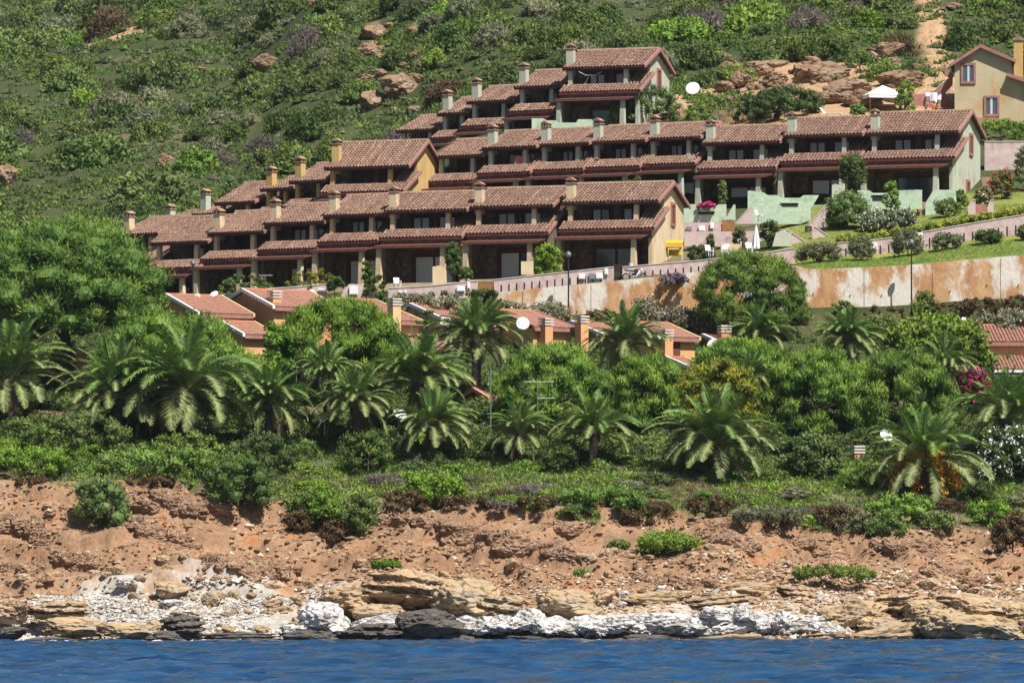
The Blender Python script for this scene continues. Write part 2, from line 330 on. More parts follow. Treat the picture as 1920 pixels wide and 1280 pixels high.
# ---------------------------------------------------------------- tiled roofs
def tile_slope(org, xd, ud, W, Lg, pitch=.30, course=.42, seg=4, seed=0):
    """barrel tiles: rows run up the slope, courses overlap; returns verts, tris, tint"""
    rng = np.random.default_rng(seed); org = np.array(org, float); xd = np.array(xd, float); ud = np.array(ud, float); ud /= np.linalg.norm(ud)
    nd = np.cross(xd, ud); nc = max(2, int(round(W / pitch))); nr = max(1, int(round(Lg / course))); p = W / nc; c = Lg / nr
    an = np.linspace(0, np.pi, seg + 1); ca, sa = -np.cos(an), np.sin(an)
    tv = np.concatenate([np.stack([ca * p * .40, np.full(seg + 1, -.03), sa * p * .36 + .035], -1), np.stack([ca * p * .34, np.full(seg + 1, c + .01), sa * p * .30], -1)])
    q = []
    for k in range(seg): q += [(k, k + 1, seg + 2 + k), (k, seg + 2 + k, seg + 1 + k)]
    for k in range(1, seg): q.append((0, k + 1, k))
    q = np.array(q); I, J = np.meshgrid(np.arange(nc), np.arange(nr), indexing='ij'); I = I.ravel(); J = J.ravel(); n = len(I)
    jit = rng.normal(0, .012, (n, 1)); loc = tv[None] + np.stack([(I + .5) * p, J * c, np.zeros(n)], -1)[:, None, :]
    loc[..., 0] += jit; loc[..., 1] += rng.normal(0, .015, (n, 1)); loc[..., 2] += rng.normal(0, .006, (n, 1))
    V = org + loc[..., :1] * xd + loc[..., 1:2] * ud + loc[..., 2:3] * nd
    T = (q[None] + (np.arange(n) * len(tv))[:, None, None]).reshape(-1, 3)
    tint = np.repeat(np.clip(.5 + rng.normal(0, .09, nc)[I] + rng.normal(0, .09, n), 0, 1), len(q))
    return V.reshape(-1, 3), T, tint
def join_np(parts):
    V = []; T = []; t = []; o = 0
    for a, b_, c_ in parts: V.append(a); T.append(b_ + o); t.append(c_); o += len(a)
    return np.concatenate(V), np.concatenate(T), np.concatenate(t)
def tiles(parts, parent, matname='tiles', name='roof_tiles'):
    V, T, t = join_np(parts); return props(link(name, mesh_np(name, V, T, M[matname], t), parent), kind='stuff')

# ---------------------------------------------------------------- houses of the terraces
EAVE = 6.3
def window_part(par, x0, x1, z0, z1, y, glass='curtain', panes=2, name='window', t=.09):
    w = MB().frame(x0, x1, z0, z1, y, y + .1, t)
    d = (x1 - x0) / panes
    for k in range(1, panes): w.box(x0 + d * k - t * .6, x0 + d * k + t * .6, y + .005, y + .095, z0 + t, z1 - t)
    w = w.build(name, M['frame_dark'], par)
    for k in range(panes):
        g = glass[k % len(glass)] if isinstance(glass, (list, tuple)) else glass
        MB().box(x0 + d * k + t * .9, x0 + d * (k + 1) - t * .9, y + .04, y + .07, z0 + t * .9, z1 - t * .9).build('pane', M[g], w)
    return w
def terraced_house(label, group, pxl, pxr, py_eave, py_ridge, Y, th, stucco, gable=False, gwin=1, found=3.0, chim=True, ctop=1.45, door=.52, glass_up=('curtain', 'curtain'), glass_dn=('curtain', 'curtain'), canopy=True, nwin=2, cshift=.05, seed=0, trim='wine', posts=True, ground_floor=True):
    th = R(th); e = at(pxl, py_eave, Y); c, s = math.cos(th), math.sin(th)
    a = (pxr - 960) / F; W = (a * Y - e.x) / (c + a * s)          # eave right end seen at pxr
    rise = (py_eave - py_ridge) / ppm(Y) + .25; run = 3.9
    root = empty('terraced_house', (e.x, e.y, e.z - EAVE), -th); props(root, label, 'house', group)
    oh = .38 if gable else .05; xr = W - oh; st = M[stucco]; k = rise / run; rz = EAVE + rise
    lk = .50; LE, LY = 3.85, -1.5                                   # lower eave height and place
    lz = lambda y: LE + (y - LY) * lk
    def side(x0, x1, nm):
        poly = [(-1.0, -found), (7.7, -found), (7.7, EAVE + (7.8 - 7.7) * k - .12), (3.9, rz - .12), (2.3, EAVE + 2.3 * k - .12), (2.3, lz(2.2) - .1), (-1.0, lz(-1.0) - .12)]
        return MB().prism_x(poly, x0, x1).build(nm, st if nm == 'gable_wall' else M['rubble'], root)
    w1 = side(xr - .3, xr, 'gable_wall' if gable else 'party_wall'); side(.0, .28, 'party_wall')
    # recessed rubble walls of the two storeys, floors
    MB().box(.28, xr - .3, 2.35, 2.65, 3.5, EAVE + 2.3 * k - .1).build('upper_wall', M['rubble'], root)
    if ground_floor: MB().box(.28, xr - .3, 1.3, 1.6, -found, 3.3).build('ground_floor_wall', M['rubble'], root)
    MB().box(.28, xr - .3, -1.15, 2.35, 3.3, 3.6).build('balcony_floor', M['terrace_floor'], root)
    MB().box(.28, xr - .3, 7.3, 7.6, -found, EAVE).build('rear_wall', st, root)
    # wall band under the lower eave, fascia
    MB().box(.0 + .003, xr - .003, -1.25, -1.0, 3.05, 3.6).build('wall_band', M['rubble'], root)
    MB().box(-.03, xr + .03, LY - .02, -1.1, 3.6, LE - .06).build('fascia', M[trim], root)
    # main roof
    over = .3 if gable else .06
    x0, x1 = -.15, W
    r = MB(); th_ = .12
    for (ya, za, yb, zb) in ((-.35, EAVE - .35 * k, 3.9, rz), (3.9, rz, 8.15, EAVE - .35 * k)):
        r.prism_x([(ya, za), (yb, zb), (yb, zb - th_), (ya, za - th_)], x0, x1)
    roof = r.build('roof', M['tile_bed'], root)
    sl = math.hypot(4.25, 4.25 * k); up = (0, 1, k); pr = [tile_slope((x0, -.35, EAVE - .35 * k + .005), (1, 0, 0), up, x1 - x0, sl, seed=seed)]
    if gable: pr.append(tile_slope((x1, 8.15, EAVE - .35 * k + .005), (-1, 0, 0), (0, -1, k), x1 - x0, sl, seed=seed + 1))
    tiles(pr, roof)
    MB().tube([(x0, 3.9, rz + .04), (x1, 3.9, rz + .04)], .15, 8).build('ridge_tiles', M['ridge'], roof)
    MB().box(x0 + .02, x1 - .02, -.30, -.22, EAVE - .35 * k - .26, EAVE - .35 * k - .06).build('eave_board', M[trim], roof)
    v = MB()
    for xx in ((x1 - .02, x1 + .1),) if not gable else ((x1 - .02, x1 + .1),):
        v.prism_x([(-.4, EAVE - .4 * k + .06), (3.9, rz + .08), (8.2, EAVE - .4 * k + .06), (8.2, EAVE - .4 * k - .2), (3.9, rz - .2), (-.4, EAVE - .4 * k - .2)], *xx)
    v.build('verge_board', M['wine_pale'], roof)
    # lower roof: skirt in front of the balcony and the strip up to the wall at its right
    xb = W * .76; ex = W
    lr = MB().prism_x([(LY, LE), (-.05, lz(-.05)), (-.05, lz(-.05) - .12), (LY, LE - .12)], -.1, ex)
    lr.prism_x([(-.05, lz(-.05)), (2.34, lz(2.34)), (2.34, lz(2.34) - .12), (-.05, lz(-.05) - .12)], xb + .22, ex)
    lower = lr.build('lower_roof', M['tile_bed'], root); up2 = (0, 1, lk); q = math.hypot(1, lk)
    tiles([tile_slope((-.1, LY, LE + .005), (1, 0, 0), up2, ex + .1, (-.05 - LY) * q, seed=seed + 2), tile_slope((xb + .22, -.05, lz(-.05) + .005), (1, 0, 0), up2, ex - xb - .22, 2.39 * q, seed=seed + 3)], lower)
    MB().prism_x([(LY - .05, LE + .06), (2.34, lz(2.34) + .08), (2.34, lz(2.34) - .2), (LY - .05, LE - .2)], ex, ex + .09).build('verge_board', M['wine_pale'], lower)
    MB().box(.28, xb + .2, -.045, .16, lz(-.05) - .5, lz(-.05) + .09).build('parapet', M['wine_pale'], root)
    MB().prism_x([(.16, 3.6), (2.35, 3.6), (2.35, lz(2.3) - .1), (.16, lz(.1) - .1)], xb + .05, xb + .21).build('cheek_wall', st, root)
    # columns
    for xx in (.3, xb - .3):
        MB().prism([(xx, -.02, 3.6), (xx + .42, -.02, 3.6), (xx + .42, .4, 3.6), (xx, .4, 3.6)], [(xx + .04, .0, EAVE - .05), (xx + .38, .0, EAVE - .05), (xx + .38, .36, EAVE + .02), (xx + .04, .36, EAVE + .02)]).build('column', st, root)
    # windows of the balcony
    ww = min(1.5, W * .21); span = xb - .9
    for i in range(nwin):
        cx = .8 + span * ((i + .62) / nwin)
        window_part(root, cx - ww / 2, cx + ww / 2, 3.62, 5.75, 2.2, glass_up)
        MB().frame(cx - ww / 2 - .26, cx + ww / 2 + .26, 3.42, 5.98, 2.16, 2.345, .22).build('window_surround', M[trim], root)
    # ground floor
    if ground_floor:
        dw = min(3.7, W * .48); cx = W * door
        window_part(root, cx - dw / 2, cx + dw / 2, 0, 2.45, 1.12, glass_dn, 2, 'sliding_door', .12)
        MB().frame(cx - dw / 2 - .28, cx + dw / 2 + .28, -.05, 2.72, 1.08, 1.27, .26).build('door_surround', M[trim], root)
        MB().box(.0, xr, -3.0, 1.3, -found, -.02).build('terrace', st, root)
    if canopy:
        cn = MB().prism_x([(-3.1, 2.98), (-1.26, 3.22), (-1.26, 3.32), (-3.1, 3.10)], .1, xr - .25).build('canopy', M['wood_red'], root)
        MB().box(.1, xr - .25, -3.12, -3.03, 2.88, 2.97).build('beam', M['wood_red'], cn)
        if posts:
            for xx in (.15, W * .80):
                MB().prism([(xx, -2.9, -.02), (xx + .5, -2.9, -.02), (xx + .5, -2.4, -.02), (xx, -2.4, -.02)], [(xx + .08, -2.85, 2.98), (xx + .42, -2.85, 2.98), (xx + .42, -2.5, 3.02), (xx + .08, -2.5, 3.02)]).build('column', st, root)
    if gable:
        for (yy, zz) in ((4.7, 4.55), (3.7, .5))[:gwin]:
            g = MB().box(xr - .01, xr + .09, yy - .62, yy - .42, zz - .2, zz + 1.75).box(xr - .01, xr + .09, yy + .42, yy + .62, zz - .2, zz + 1.75).box(xr - .01, xr + .09, yy - .42, yy + .42, zz + 1.52, zz + 1.75).box(xr - .01, xr + .14, yy - .42, yy + .42, zz - .2, zz).build('gable_window', M['wine_pale'], root)
            MB().box(xr + .002, xr + .03, yy - .42, yy + .42, zz, zz + 1.52).build('shutter', M['wood_red'], g)
    if chim:
        cx = cshift; cy = .35; cw = .66; z0 = EAVE - .7; z1 = EAVE + ctop
        ch = MB().box(cx, cx + cw, cy, cy + .7, z0, z1).build('chimney', st, root)
        cp = MB().box(cx - .07, cx + cw + .07, cy - .07, cy + .77, z1, z1 + .08)
        for xx in (cx, cx + cw - .14):
            for yy in (cy + .02, cy + .5): cp.box(xx, xx + .14, yy, yy + .16, z1 + .08, z1 + .3)
        cp.prism_y([(cx - .1, z1 + .3), (cx + cw + .1, z1 + .3), (cx + cw / 2, z1 + .56)], cy - .1, cy + .8)
        cp.build('chimney_cap', M['ridge'], ch)
    return root
FR, GR, OR, TR = 'terraced houses of the front row', 'terraced houses of the middle row', 'ochre terraced houses behind the front row', 'terraced houses of the top row'
nth = ['', 'second', 'third', 'fourth', 'fifth', 'sixth', 'seventh', 'eighth']
CC, GG, DD, CG = ('curtain',) * 2, ('glass',) * 2, ('dark_inside',) * 2, ('curtain', 'glass')
front = [(1058,1238,377,346,505,19,dict(gable=True, gwin=1, glass_dn=GG, door=.5, glass_up=CG, found=4)), (886,1040,385,355,507.5,20,dict(glass_dn=CG)), (725,878,393,363,510,21,dict(found=4)), (612,724,401,368,513,27,{}),
         (501,612,416,385,516,30,{}), (395,499,434,399,519,32,dict(glass_up=DD, glass_dn=GG)), (288,394,452,410,522,34,dict(glass_dn=GG, chim=False, nwin=1)), (226,300,438,410,530,38,dict(glass_dn=GG, nwin=1))]
for i, (l, r_, e, g, Y, th, kw) in enumerate(front):
    lab = 'peach terraced house with sunlit gable at the right end of the front row' if i == 0 else 'peach terraced house, %s from the right end of the front row' % nth[i] if i < 7 else 'leftmost house of the front row, behind the big pine crown'
    terraced_house(lab, FR, l, r_, e, g, Y, th, 'peach', seed=100 + i * 7, **kw)
mid = [(1628,1802,247,212,522,20,dict(gable=True, gwin=2, glass_dn=GG, cshift=.1, found=4, door=.5)), (1473,1621,252,222,524.5,20,dict(glass_dn=CC)), (1320,1466,266,238,527,21,{}), (1214,1318,258,233,530,27,{}),
       (1108,1214,264,237,532,27,{}), (1010,1108,269,243,534,28,{}), (910,1009,275,247,536,28,dict(glass_up=CG)), (817,909,291,263,539,30,dict(chim=False, glass_up=DD))]
for i, (l, r_, e, g, Y, th, kw) in enumerate(mid):
    lab = 'green-grey terraced house with sunlit gable at the right end of the middle row' if i == 0 else 'green-grey terraced house, %s from the right end of the middle row' % nth[i] if i < 7 else 'leftmost green-grey house of the middle row, beside the ochre gable'
    terraced_house(lab, GR, l, r_, e, g, Y, th, 'green_stucco', seed=300 + i * 7, **kw)
och = [(613,770,311,268,536,22,dict(gable=True, gwin=0, cshift=.3, ctop=1.9, glass_up=DD), 'ochre house with bright yellow gable and twin chimneys behind the front row'), (548,613,338,308,541,34,dict(nwin=1, ctop=1.6, glass_up=DD), 'ochre house just left of the yellow gabled house'),
       (494,548,353,333,545,36,dict(nwin=1, glass_up=DD), 'narrow ochre house, second left of the yellow gabled house'), (408,482,378,345,549,38,dict(nwin=1, glass_up=DD, chim=False), 'leftmost ochre house, its dark roof nearest the scrub'),
       (366,420,400,378,553,38,dict(nwin=1, glass_up=DD, ctop=1.7, cshift=.3), 'house with a pale green chimney behind the left front-row roofs'), (300,370,412,398,556,40,dict(nwin=1, glass_up=DD, ctop=.9, cshift=.3), 'half hidden house with a short white chimney behind the front row')]
for i, (l, r_, e, g, Y, th, kw, lab) in enumerate(och):
    terraced_house(lab, OR, l, r_, e, g, Y, th, 'ochre' if i < 4 else 'green_stucco', seed=500 + i * 7, **kw)
top = [(1059,1212,125,95,552,20,dict(gable=True, gwin=1, glass_dn=GG, cshift=.0, ctop=1.6, found=3)), (969,1057,161,133,556,28,dict(ctop=1.6, nwin=1)), (880,966,189,163,560,30,dict(ctop=1.6, nwin=1)), (825,880,211,184,563,32,dict(nwin=1, ctop=1.6)), (748,826,243,218,566,33,dict(chim=False, nwin=1, glass_up=DD))]
for i, (l, r_, e, g, Y, th, kw) in enumerate(top):
    lab = 'highest terraced house, with pale gable, at the right end of the top row' if i == 0 else 'green-grey terraced house, %s from the right end of the top row' % nth[i] if i < 4 else 'leftmost house of the top row, without a chimney'
    terraced_house(lab, TR, l, r_, e, g, Y, th, 'green_stucco', seed=700 + i * 7, **kw)
# ---------------------------------------------------------------- walls
def strip_wall(name, label, group, pts, thick, matn, cop=None, slots=0, cat='wall'):
    """pts: (px, py_top, py_bottom, Y); a wall running through these points"""
    root_p = at(pts[0][0], pts[0][2], pts[0][3]); o = root_p; bk = Vector((0, thick, 0))
    T = [at(p[0], p[1], p[3]) - o for p in pts]; B = [at(p[0], p[2], p[3]) - o for p in pts]
    m_ = MB(); n = len(pts)
    V = [b for b in B] + [t for t in T] + [b + bk for b in B] + [t + bk for t in T]; Fs = []
    for i in range(n - 1):
        Fs += [(i, i + 1, n + i + 1, n + i), (2 * n + i + 1, 2 * n + i, 3 * n + i, 3 * n + i + 1), (n + i, n + i + 1, 3 * n + i + 1, 3 * n + i), (2 * n + i, 2 * n + i + 1, i + 1, i)]
    Fs += [(0, n, 3 * n, 2 * n), (n - 1, 3 * n - 1, 4 * n - 1, 2 * n - 1)]
    w = m_.add(V, Fs).build(name, M[matn], None, loc=o); props(w, label, cat, group)
    if cop:
        c = MB(); h = Vector((0, 0, .07)); f = Vector((0, -.05, 0)); g = Vector((0, thick + .05, 0)); e0 = Vector((0, 0, .004))
        V = []; Fs = []
        for t in T: V += [t + f + e0, t + g + e0, t + g + h, t + f + h]
        for i in range(n - 1):
            a = 4 * i
            for k in range(4): Fs.append((a + k, a + (k + 1) % 4, a + 4 + (k + 1) % 4, a + 4 + k))
        Fs += [(0, 3, 2, 1), tuple(4 * (n - 1) + k for k in range(4))]
        c.add(V, Fs).build('coping', M[cop], w)
    if slots:
        xs = [t.x for t in T]; k = int((xs[-1] - xs[0]) / slots)
        for j in range(1, k):
            x = xs[0] + j * slots; zt = float(np.interp(x, xs, [t.z for t in T])); zb = float(np.interp(x, xs, [b.z for b in B])); y = float(np.interp(x, xs, [t.y for t in T]))
            MB().box(x - .045, x + .045, y - .05, y + .02, zb + .1, zb + (zt - zb) * .62).build('drain_slot', M['frame_dark'], w)
    return w
def poly_wall(name, label, group, poly, Y, thick, matn, cop=None, cat='wall', skew=0):
    """front outline given as pixels seen at depth Y, extruded back"""
    P = [at(a, b_, Y) for a, b_ in poly]; o = Vector((sum(p.x for p in P) / len(P), Y, min(p.z for p in P)))
    A = [p - o for p in P]; w = MB().prism([(p.x, 0, p.z) for p in A], [(p.x + skew, thick, p.z) for p in A]).build(name, M[matn], None, loc=o); props(w, label, cat, group)
    for i, j in (cop or []):
        a, b_ = A[i], A[j]; d = (b_ - a).normalized(); nrm = Vector((-d.z, 0, d.x)); nrm = nrm if nrm.z > 0 else -nrm; s = .07
        MB().prism([a + Vector((0, -.05, 0)) + nrm * .004, b_ + Vector((0, -.05, 0)) + nrm * .004, b_ + Vector((0, -.05, 0)) + nrm * s, a + Vector((0, -.05, 0)) + nrm * s],
                   [a + Vector((skew, thick + .05, 0)) + nrm * .004, b_ + Vector((skew, thick + .05, 0)) + nrm * .004, b_ + Vector((skew, thick + .05, 0)) + nrm * s, a + Vector((skew, thick + .05, 0)) + nrm * s]).build('coping', M['coping'], w)
    return w
RW = 486.4
strip_wall('retaining_wall', 'long rust-orange retaining wall with white salt patches below the gardens', None,
    [(925,549,610,RW),(1000,541,612,RW),(1150,527,620,RW),(1310,509,625,RW),(1400,501,620,RW),(1482,497,620,RW),(1530,505,620,RW),(1700,497,612,RW),(1920,478,610,RW),(2500,440,600,RW)], .6, 'orange_wall')
rw = bpy.data.objects['retaining_wall']
for px in range(980, 2300, 128):
    a = at(px, float(np.interp(px, [925,1000,1150,1310,1400,1482,1530,1700,1920,2500], [549,541,527,509,501,497,505,497,478,440])) + 3, RW) - rw.location
    MB().box(a.x - .02, a.x + .02, -.012, .0, a.z - 5, a.z).build('joint', M['bark'], rw)
    for q in (-1.1, 1.4): MB().tube([(a.x + q, -.1, a.z - 2.1), (a.x + q, .05, a.z - 2.1)], .05, 6).build('drain_pipe', M['frame_dark'], rw)
PG = 'pink plastered garden walls'
strip_wall('garden_wall', 'low pink wall before the leftmost front-row houses', PG, [(400,556,590,496),(480,543,585,496),(560,538,580,496),(612,533,580,496)], .35, 'pink_wall', 'coping')
strip_wall('garden_wall', 'short pink wall piece with a square white plaque', PG, [(640,548,585,496.2),(655,532,585,496.2),(690,534,585,496.2),(703,560,585,496.2)], .35, 'pink_wall')
strip_wall('garden_wall', 'pink wall with small white plaques left of the wooden gate', PG, [(728,541,580,496.4),(800,537,578,496.4),(896,527,575,496.4)], .35, 'pink_wall', 'coping')
strip_wall('garden_wall', 'pink wall with drain slots between the wooden gate and the motorbike', PG, [(926,525,552,497.2),(1000,517,545,497.2),(1151,501,531,497.2)], .35, 'pink_wall', 'coping', .62)
strip_wall('garden_wall', 'pink wall running right from behind the parked motorbike', PG, [(1167,501,530,497.2),(1300,490,516,497.2),(1410,478,506,497.2),(1490,466,500,497.2)], .35, 'pink_wall', 'coping', .62)
strip_wall('garden_wall', 'pink wall behind the grey shrubs, lower right part', PG, [(1570,456,484,497.6),(1640,450,480,497.6),(1720,440,468,497.6)], .35, 'pink_wall', 'coping', .7)
strip_wall('garden_wall', 'pink wall under the yellow flower bed, rising to the right edge', PG, [(1727,436,468,497.2),(1800,423,462,497.2),(1920,403,447,497.2),(2200,360,420,497.2)], .35, 'pink_wall', 'coping', .7)
strip_wall('garden_wall', 'pink wall with white plaques under the mint terrace beside the front gable', PG, [(1282,417,445,512),(1352,417,445,512)], .35, 'pink_wall')
strip_wall('garden_wall', 'pink terrace wall behind the closed white parasol', PG, [(1283,434,462,508),(1375,434,462,508),(1440,432,462,508)], .35, 'pink_wall')
strip_wall('garden_wall', 'pink boundary wall right of the middle-row end gable', PG, [(1846,266,330,529),(1930,266,330,529),(2100,262,330,529)], .35, 'pink_wall', 'coping')
strip_wall('garden_wall', 'dark pink wall behind the laundry below the hill house', PG, [(1686,178,228,550.3),(1744,176,228,550.3)], .3, 'wine_pale')
poly_wall('stair_wall', 'dark pink stepped wall with white coping climbing beside the hill house', 'sloping stair walls', [(1736,230),(1736,178),(1750,172),(1781,146),(1772,142),(1770,122),(1787,140),(1786,160),(1772,176),(1795,197),(1803,198),(1815,214),(1815,230)], 550, .3, 'wine_pale', [(2, 3), (8, 9), (10, 11)])
SG = 'sloping stair walls'
poly_wall('stair_wall', 'pale sloped stair wall left of the wooden gate by the mint terrace', SG, [(1360,414),(1377,384),(1379,384),(1379,414)], 511, .3, 'mint_stucco', [(0, 1)])
poly_wall('stair_wall', 'pale sloped stair wall beside the brown gate', SG, [(1379,420),(1408,387),(1411,387),(1411,420)], 509.5, .35, 'pink_wall', [(0, 1)])
poly_wall('stair_wall', 'long white-topped stair wall climbing to the second mint terrace', SG, [(1510,448),(1517,420),(1564,370),(1568,370),(1568,430),(1540,448)], 508, .35, 'pink_wall', [(1, 2)])
poly_wall('stair_wall', 'white-topped stair wall descending right towards the grey shrubs', SG, [(1524,470),(1522,428),(1527,425),(1571,455),(1571,478)], 503, .35, 'pink_wall', [(2, 3)])
poly_wall('stair_wall', 'short white-topped stair wall descending behind the rounded shrub', SG, [(1450,462),(1458,435),(1474,430),(1512,455),(1512,465)], 502.5, .35, 'pink_wall', [(2, 3)])
poly_wall('garden_pillar', 'grey stone pillar at the foot of the garden stair', None, [(1448,462),(1455,436),(1484,436),(1484,462)], 501.8, .5, 'green_stucco', cat='pillar')
MG = 'mint green terrace parapets'
def parapet(label, poly, Y, bench, cop=None):
    w = poly_wall('terrace_parapet', label, MG, poly, Y, .3, 'mint_stucco', cop, cat='parapet')
    if bench:
        (x0, y0, x1, y1) = bench; a = at(x0, y1, Y) - w.location; b_ = at(x1, y0, Y) - w.location
        MB().box(a.x, b_.x, -.04, .05, a.z, b_.z).build('recess', M['frame_dark'], w); MB().box(a.x - .08, b_.x + .08, -.12, .0, b_.z, b_.z + .09).build('ledge', M['mint_stucco'], w)
parapet('mint parapet with pink flowers beside the front-row gable', [(1282,420),(1282,383),(1303,383),(1310,389),(1340,389),(1347,383),(1362,383),(1362,420)], 512.6, (1309,397,1339,402))
parapet('tall mint terrace wall with a slot, between two white-topped stairs', [(1402,420),(1402,357),(1432,361),(1440,366),(1458,366),(1465,371),(1500,371),(1507,366),(1536,366),(1520,392),(1520,412),(1500,420)], 511.2, (1466,381,1496,387))
parapet('mint parapet behind the narrow cypress', [(1608,406),(1608,357),(1630,357),(1637,362),(1676,362),(1683,357),(1722,356),(1708,386),(1700,406)], 510.5, (1636,366,1662,376))
parapet('mint stair wall at the foot of the end gable of the middle row', [(1735,408),(1735,385),(1752,356),(1792,356),(1795,400),(1790,410)], 510, None, [(1, 2)])
poly_wall('stair_wall', 'pale sloped coping wall right of the narrow cypress', SG, [(1706,392),(1706,384),(1722,356),(1729,356),(1729,392)], 509.8, .3, 'mint_stucco', [(1, 2)])
poly_wall('garden_pillar', 'mint pillar at the right of the second house of the middle row', None, [(1560,380),(1560,347),(1566,345),(1583,349),(1583,380)], 512, .5, 'green_stucco', cat='pillar')
poly_wall('terrace_parapet', 'pale green parapet with a ledge before the highest house', MG, [(997,250),(997,222),(1018,222),(1026,226),(1043,226),(1046,230),(1080,230),(1084,224),(1110,224),(1125,250)], 546, .3, 'mint_stucco', cat='parapet')
poly_wall('garden_pillar', 'pale pillar standing on the wall beside the climbing vine', None, [(811,534),(811,500),(823,498),(836,502),(836,534)], 498.6, .5, 'peach', cat='pillar')
poly_wall('garden_pillar', 'pale pillar left of the leafy young tree in the front row', None, [(977,515),(977,490),(1000,490),(1000,515)], 499, .5, 'peach', cat='pillar')
def steps(label, px0, px1, py0, py1, Y, n, matn, par_skew=0):
    a = at(px0, py1, Y); b_ = at(px1, py1, Y); h = (at(px0, py0, Y).z - a.z) / n; r = empty('garden_steps', a); props(r, label, 'steps', 'garden steps')
    for k in range(n): MB().box(0, b_.x - a.x, k * .3, k * .3 + .34, -.3, h * (k + 1)).build('step', M[matn], r)
steps('flight of dark red garden steps by the yellow flower bed', 1820, 1852, 381, 405, 506, 7, 'wine_pale')
steps('tan steps going up beside the middle-row end gable', 1842, 1868, 330, 352, 517, 5, 'terrace_floor')
steps('steps between the mint parapet and the mint stair wall', 1722, 1738, 378, 400, 510.3, 6, 'terrace_floor')
for (x, y0, y1, l) in ((1815, 376, 400, 'left'), (1852, 376, 400, 'right')):
    poly_wall('stair_wall', 'white-topped low wall at the %s of the dark red garden steps' % l, SG, [(x, y1 + 6), (x, y1 - 8), (x + 8, y0), (x + 14, y0), (x + 14, y1 + 6)] if l == 'left' else [(x, y1 + 6), (x, y1 - 8), (x + 6, y0), (x + 12, y0), (x + 10, y1 + 6)], 505.6, .3, 'pink_wall', [(1, 2), (2, 3)])

# ---------------------------------------------------------------- bungalows
BG = 'orange bungalows with salmon roofs'
def bungalow(label, pxl, pye, pxr, run, rise, Y, th, wall='bungalow_wall', hw=3.2, verge='white', chim=None, door=None, seed=0, tile='salmon_tiles', back=None, group=BG):
    th = R(th); e = at(pxl, pye, Y); c, s = math.cos(th), math.sin(th); a = (pxr - 960) / F; W = (a * Y - e.x) / (c + a * s); k = rise / run; bk = back or run
    root = empty('bungalow', (e.x, e.y, e.z - hw), -th); props(root, label, 'house', group)
    f = .35; zr = hw + rise; xr = W - .25
    poly = [(f, -3.5), (run + bk - f, -3.5), (run + bk - f, hw + f * k * run / bk - .1), (run, zr - .12), (f, hw + f * k - .12)]
    MB().prism_x(poly, .25, xr).build('wall', M[wall], root)
    r = MB().prism_x([(0, hw), (run, zr), (run + bk, hw), (run + bk, hw - .12), (run, zr - .12), (0, hw - .12)], 0, W).build('roof', M['tile_bed'], root)
    L_ = math.hypot(run, rise); pr = [tile_slope((.1, 0, hw + .006), (1, 0, 0), (0, 1, k), W - .2, L_, .27, .4, 3, seed)]
    pr.append(tile_slope((W - .1, run + bk, hw + .006), (-1, 0, 0), (0, -1, rise / bk), W - .2, math.hypot(bk, rise), .27, .4, 3, seed + 1)); tiles(pr, r, tile)
    vp = [(-.06, hw + .1), (run, zr + .14), (run + bk + .06, hw + .1), (run + bk + .06, hw - .16), (run, zr - .14), (-.06, hw - .16)]
    MB().prism_x(vp, -.12, .1).build('verge', M[verge], r); MB().prism_x(vp, W - .1, W + .06).build('verge', M['wine_pale' if verge == 'wine' else 'bungalow_pale'], r)
    MB().box(.1, W - .1, -.07, -.01, hw - .3, hw - .02).build('fascia', M['wine_pale'], r)
    MB().tube([(0, run, zr + .05), (W, run, zr + .05)], .11, 6).build('ridge_tiles', M['salmon_ridge'], r)
    for (cx, cy, z0, z1, cm) in chim or []:
        ch = MB().box(cx, cx + .75, cy, cy + .75, z0, z1).build('chimney', M[cm], root); cp = MB()
        for q in range(3): cp.box(cx - .06, cx + .81, cy - .06, cy + .81, z1 + .04 + q * .22, z1 + .16 + q * .22)
        cp.box(cx + .12, cx + .63, cy + .12, cy + .63, z1, z1 + .6).build('chimney_cap', M['coping'], ch)
    if door:
        x0, x1, z0, z1 = door; d = MB().box(x0, x1, f - .06, f + .02, z0, z1).build('shutter', M['wood_red'], root); MB().box(x0 - .08, x1 + .08, f - .1, f - .001, z0 - .1, z0).build('sill', M['coping'], d)
    return root
mat('salmon_ridge', (.46,.17,.10), (.38,.13,.07), 3, .85)
bungalow('bungalow with long salmon roof between the big pine and the dome pine', 372, 587, 476, 4.6, 1.6, 470, -36, seed=1, door=(3.0, 4.0, 1.9, 2.4))
bungalow('bungalow behind with a white-edged orange gable pointing up by the pink wall', 513, 575, 640, 4.4, 1.5, 473, -36, seed=3, chim=[(.5, .8, 2.6, 3.9, 'bungalow_wall')])
bungalow('low porch roof with white edge beneath the long salmon roof', 457, 627, 520, 3.2, 1.1, 466, -36, seed=5, hw=2.6)
bungalow('cream bungalow with a tall louvred chimney right of the dome pine', 724, 601, 795, 6.5, 1.9, 471, -37, 'bungalow_pale', seed=7, chim=[(.0, -.9, -1.0, 4.3, 'bungalow_pale')])
bungalow('bungalow with a white sloping roof edge and dish behind the star-shaped conifer', 863, 613, 950, 6.6, 2.0, 473, -37, 'bungalow_pale', seed=9)
bungalow('porch roof of the cream bungalow, below its tall chimney', 771, 650, 850, 3.0, 1.0, 467, -37, 'bungalow_pale', seed=11, hw=2.6)
bungalow('orange bungalow with a wine red roof edge behind the round pine', 1000, 613, 1082, 5.2, 1.5, 472, -38, seed=13, verge='wine', chim=[(.7, -.6, -1, 3.3, 'bungalow_wall')])
bungalow('half hidden orange bungalow behind the centre palm, with louvred chimney', 1140, 631, 1230, 4.6, 1.3, 474, -38, seed=15, chim=[(-2.2, .6, 2, 4.2, 'bungalow_wall')])
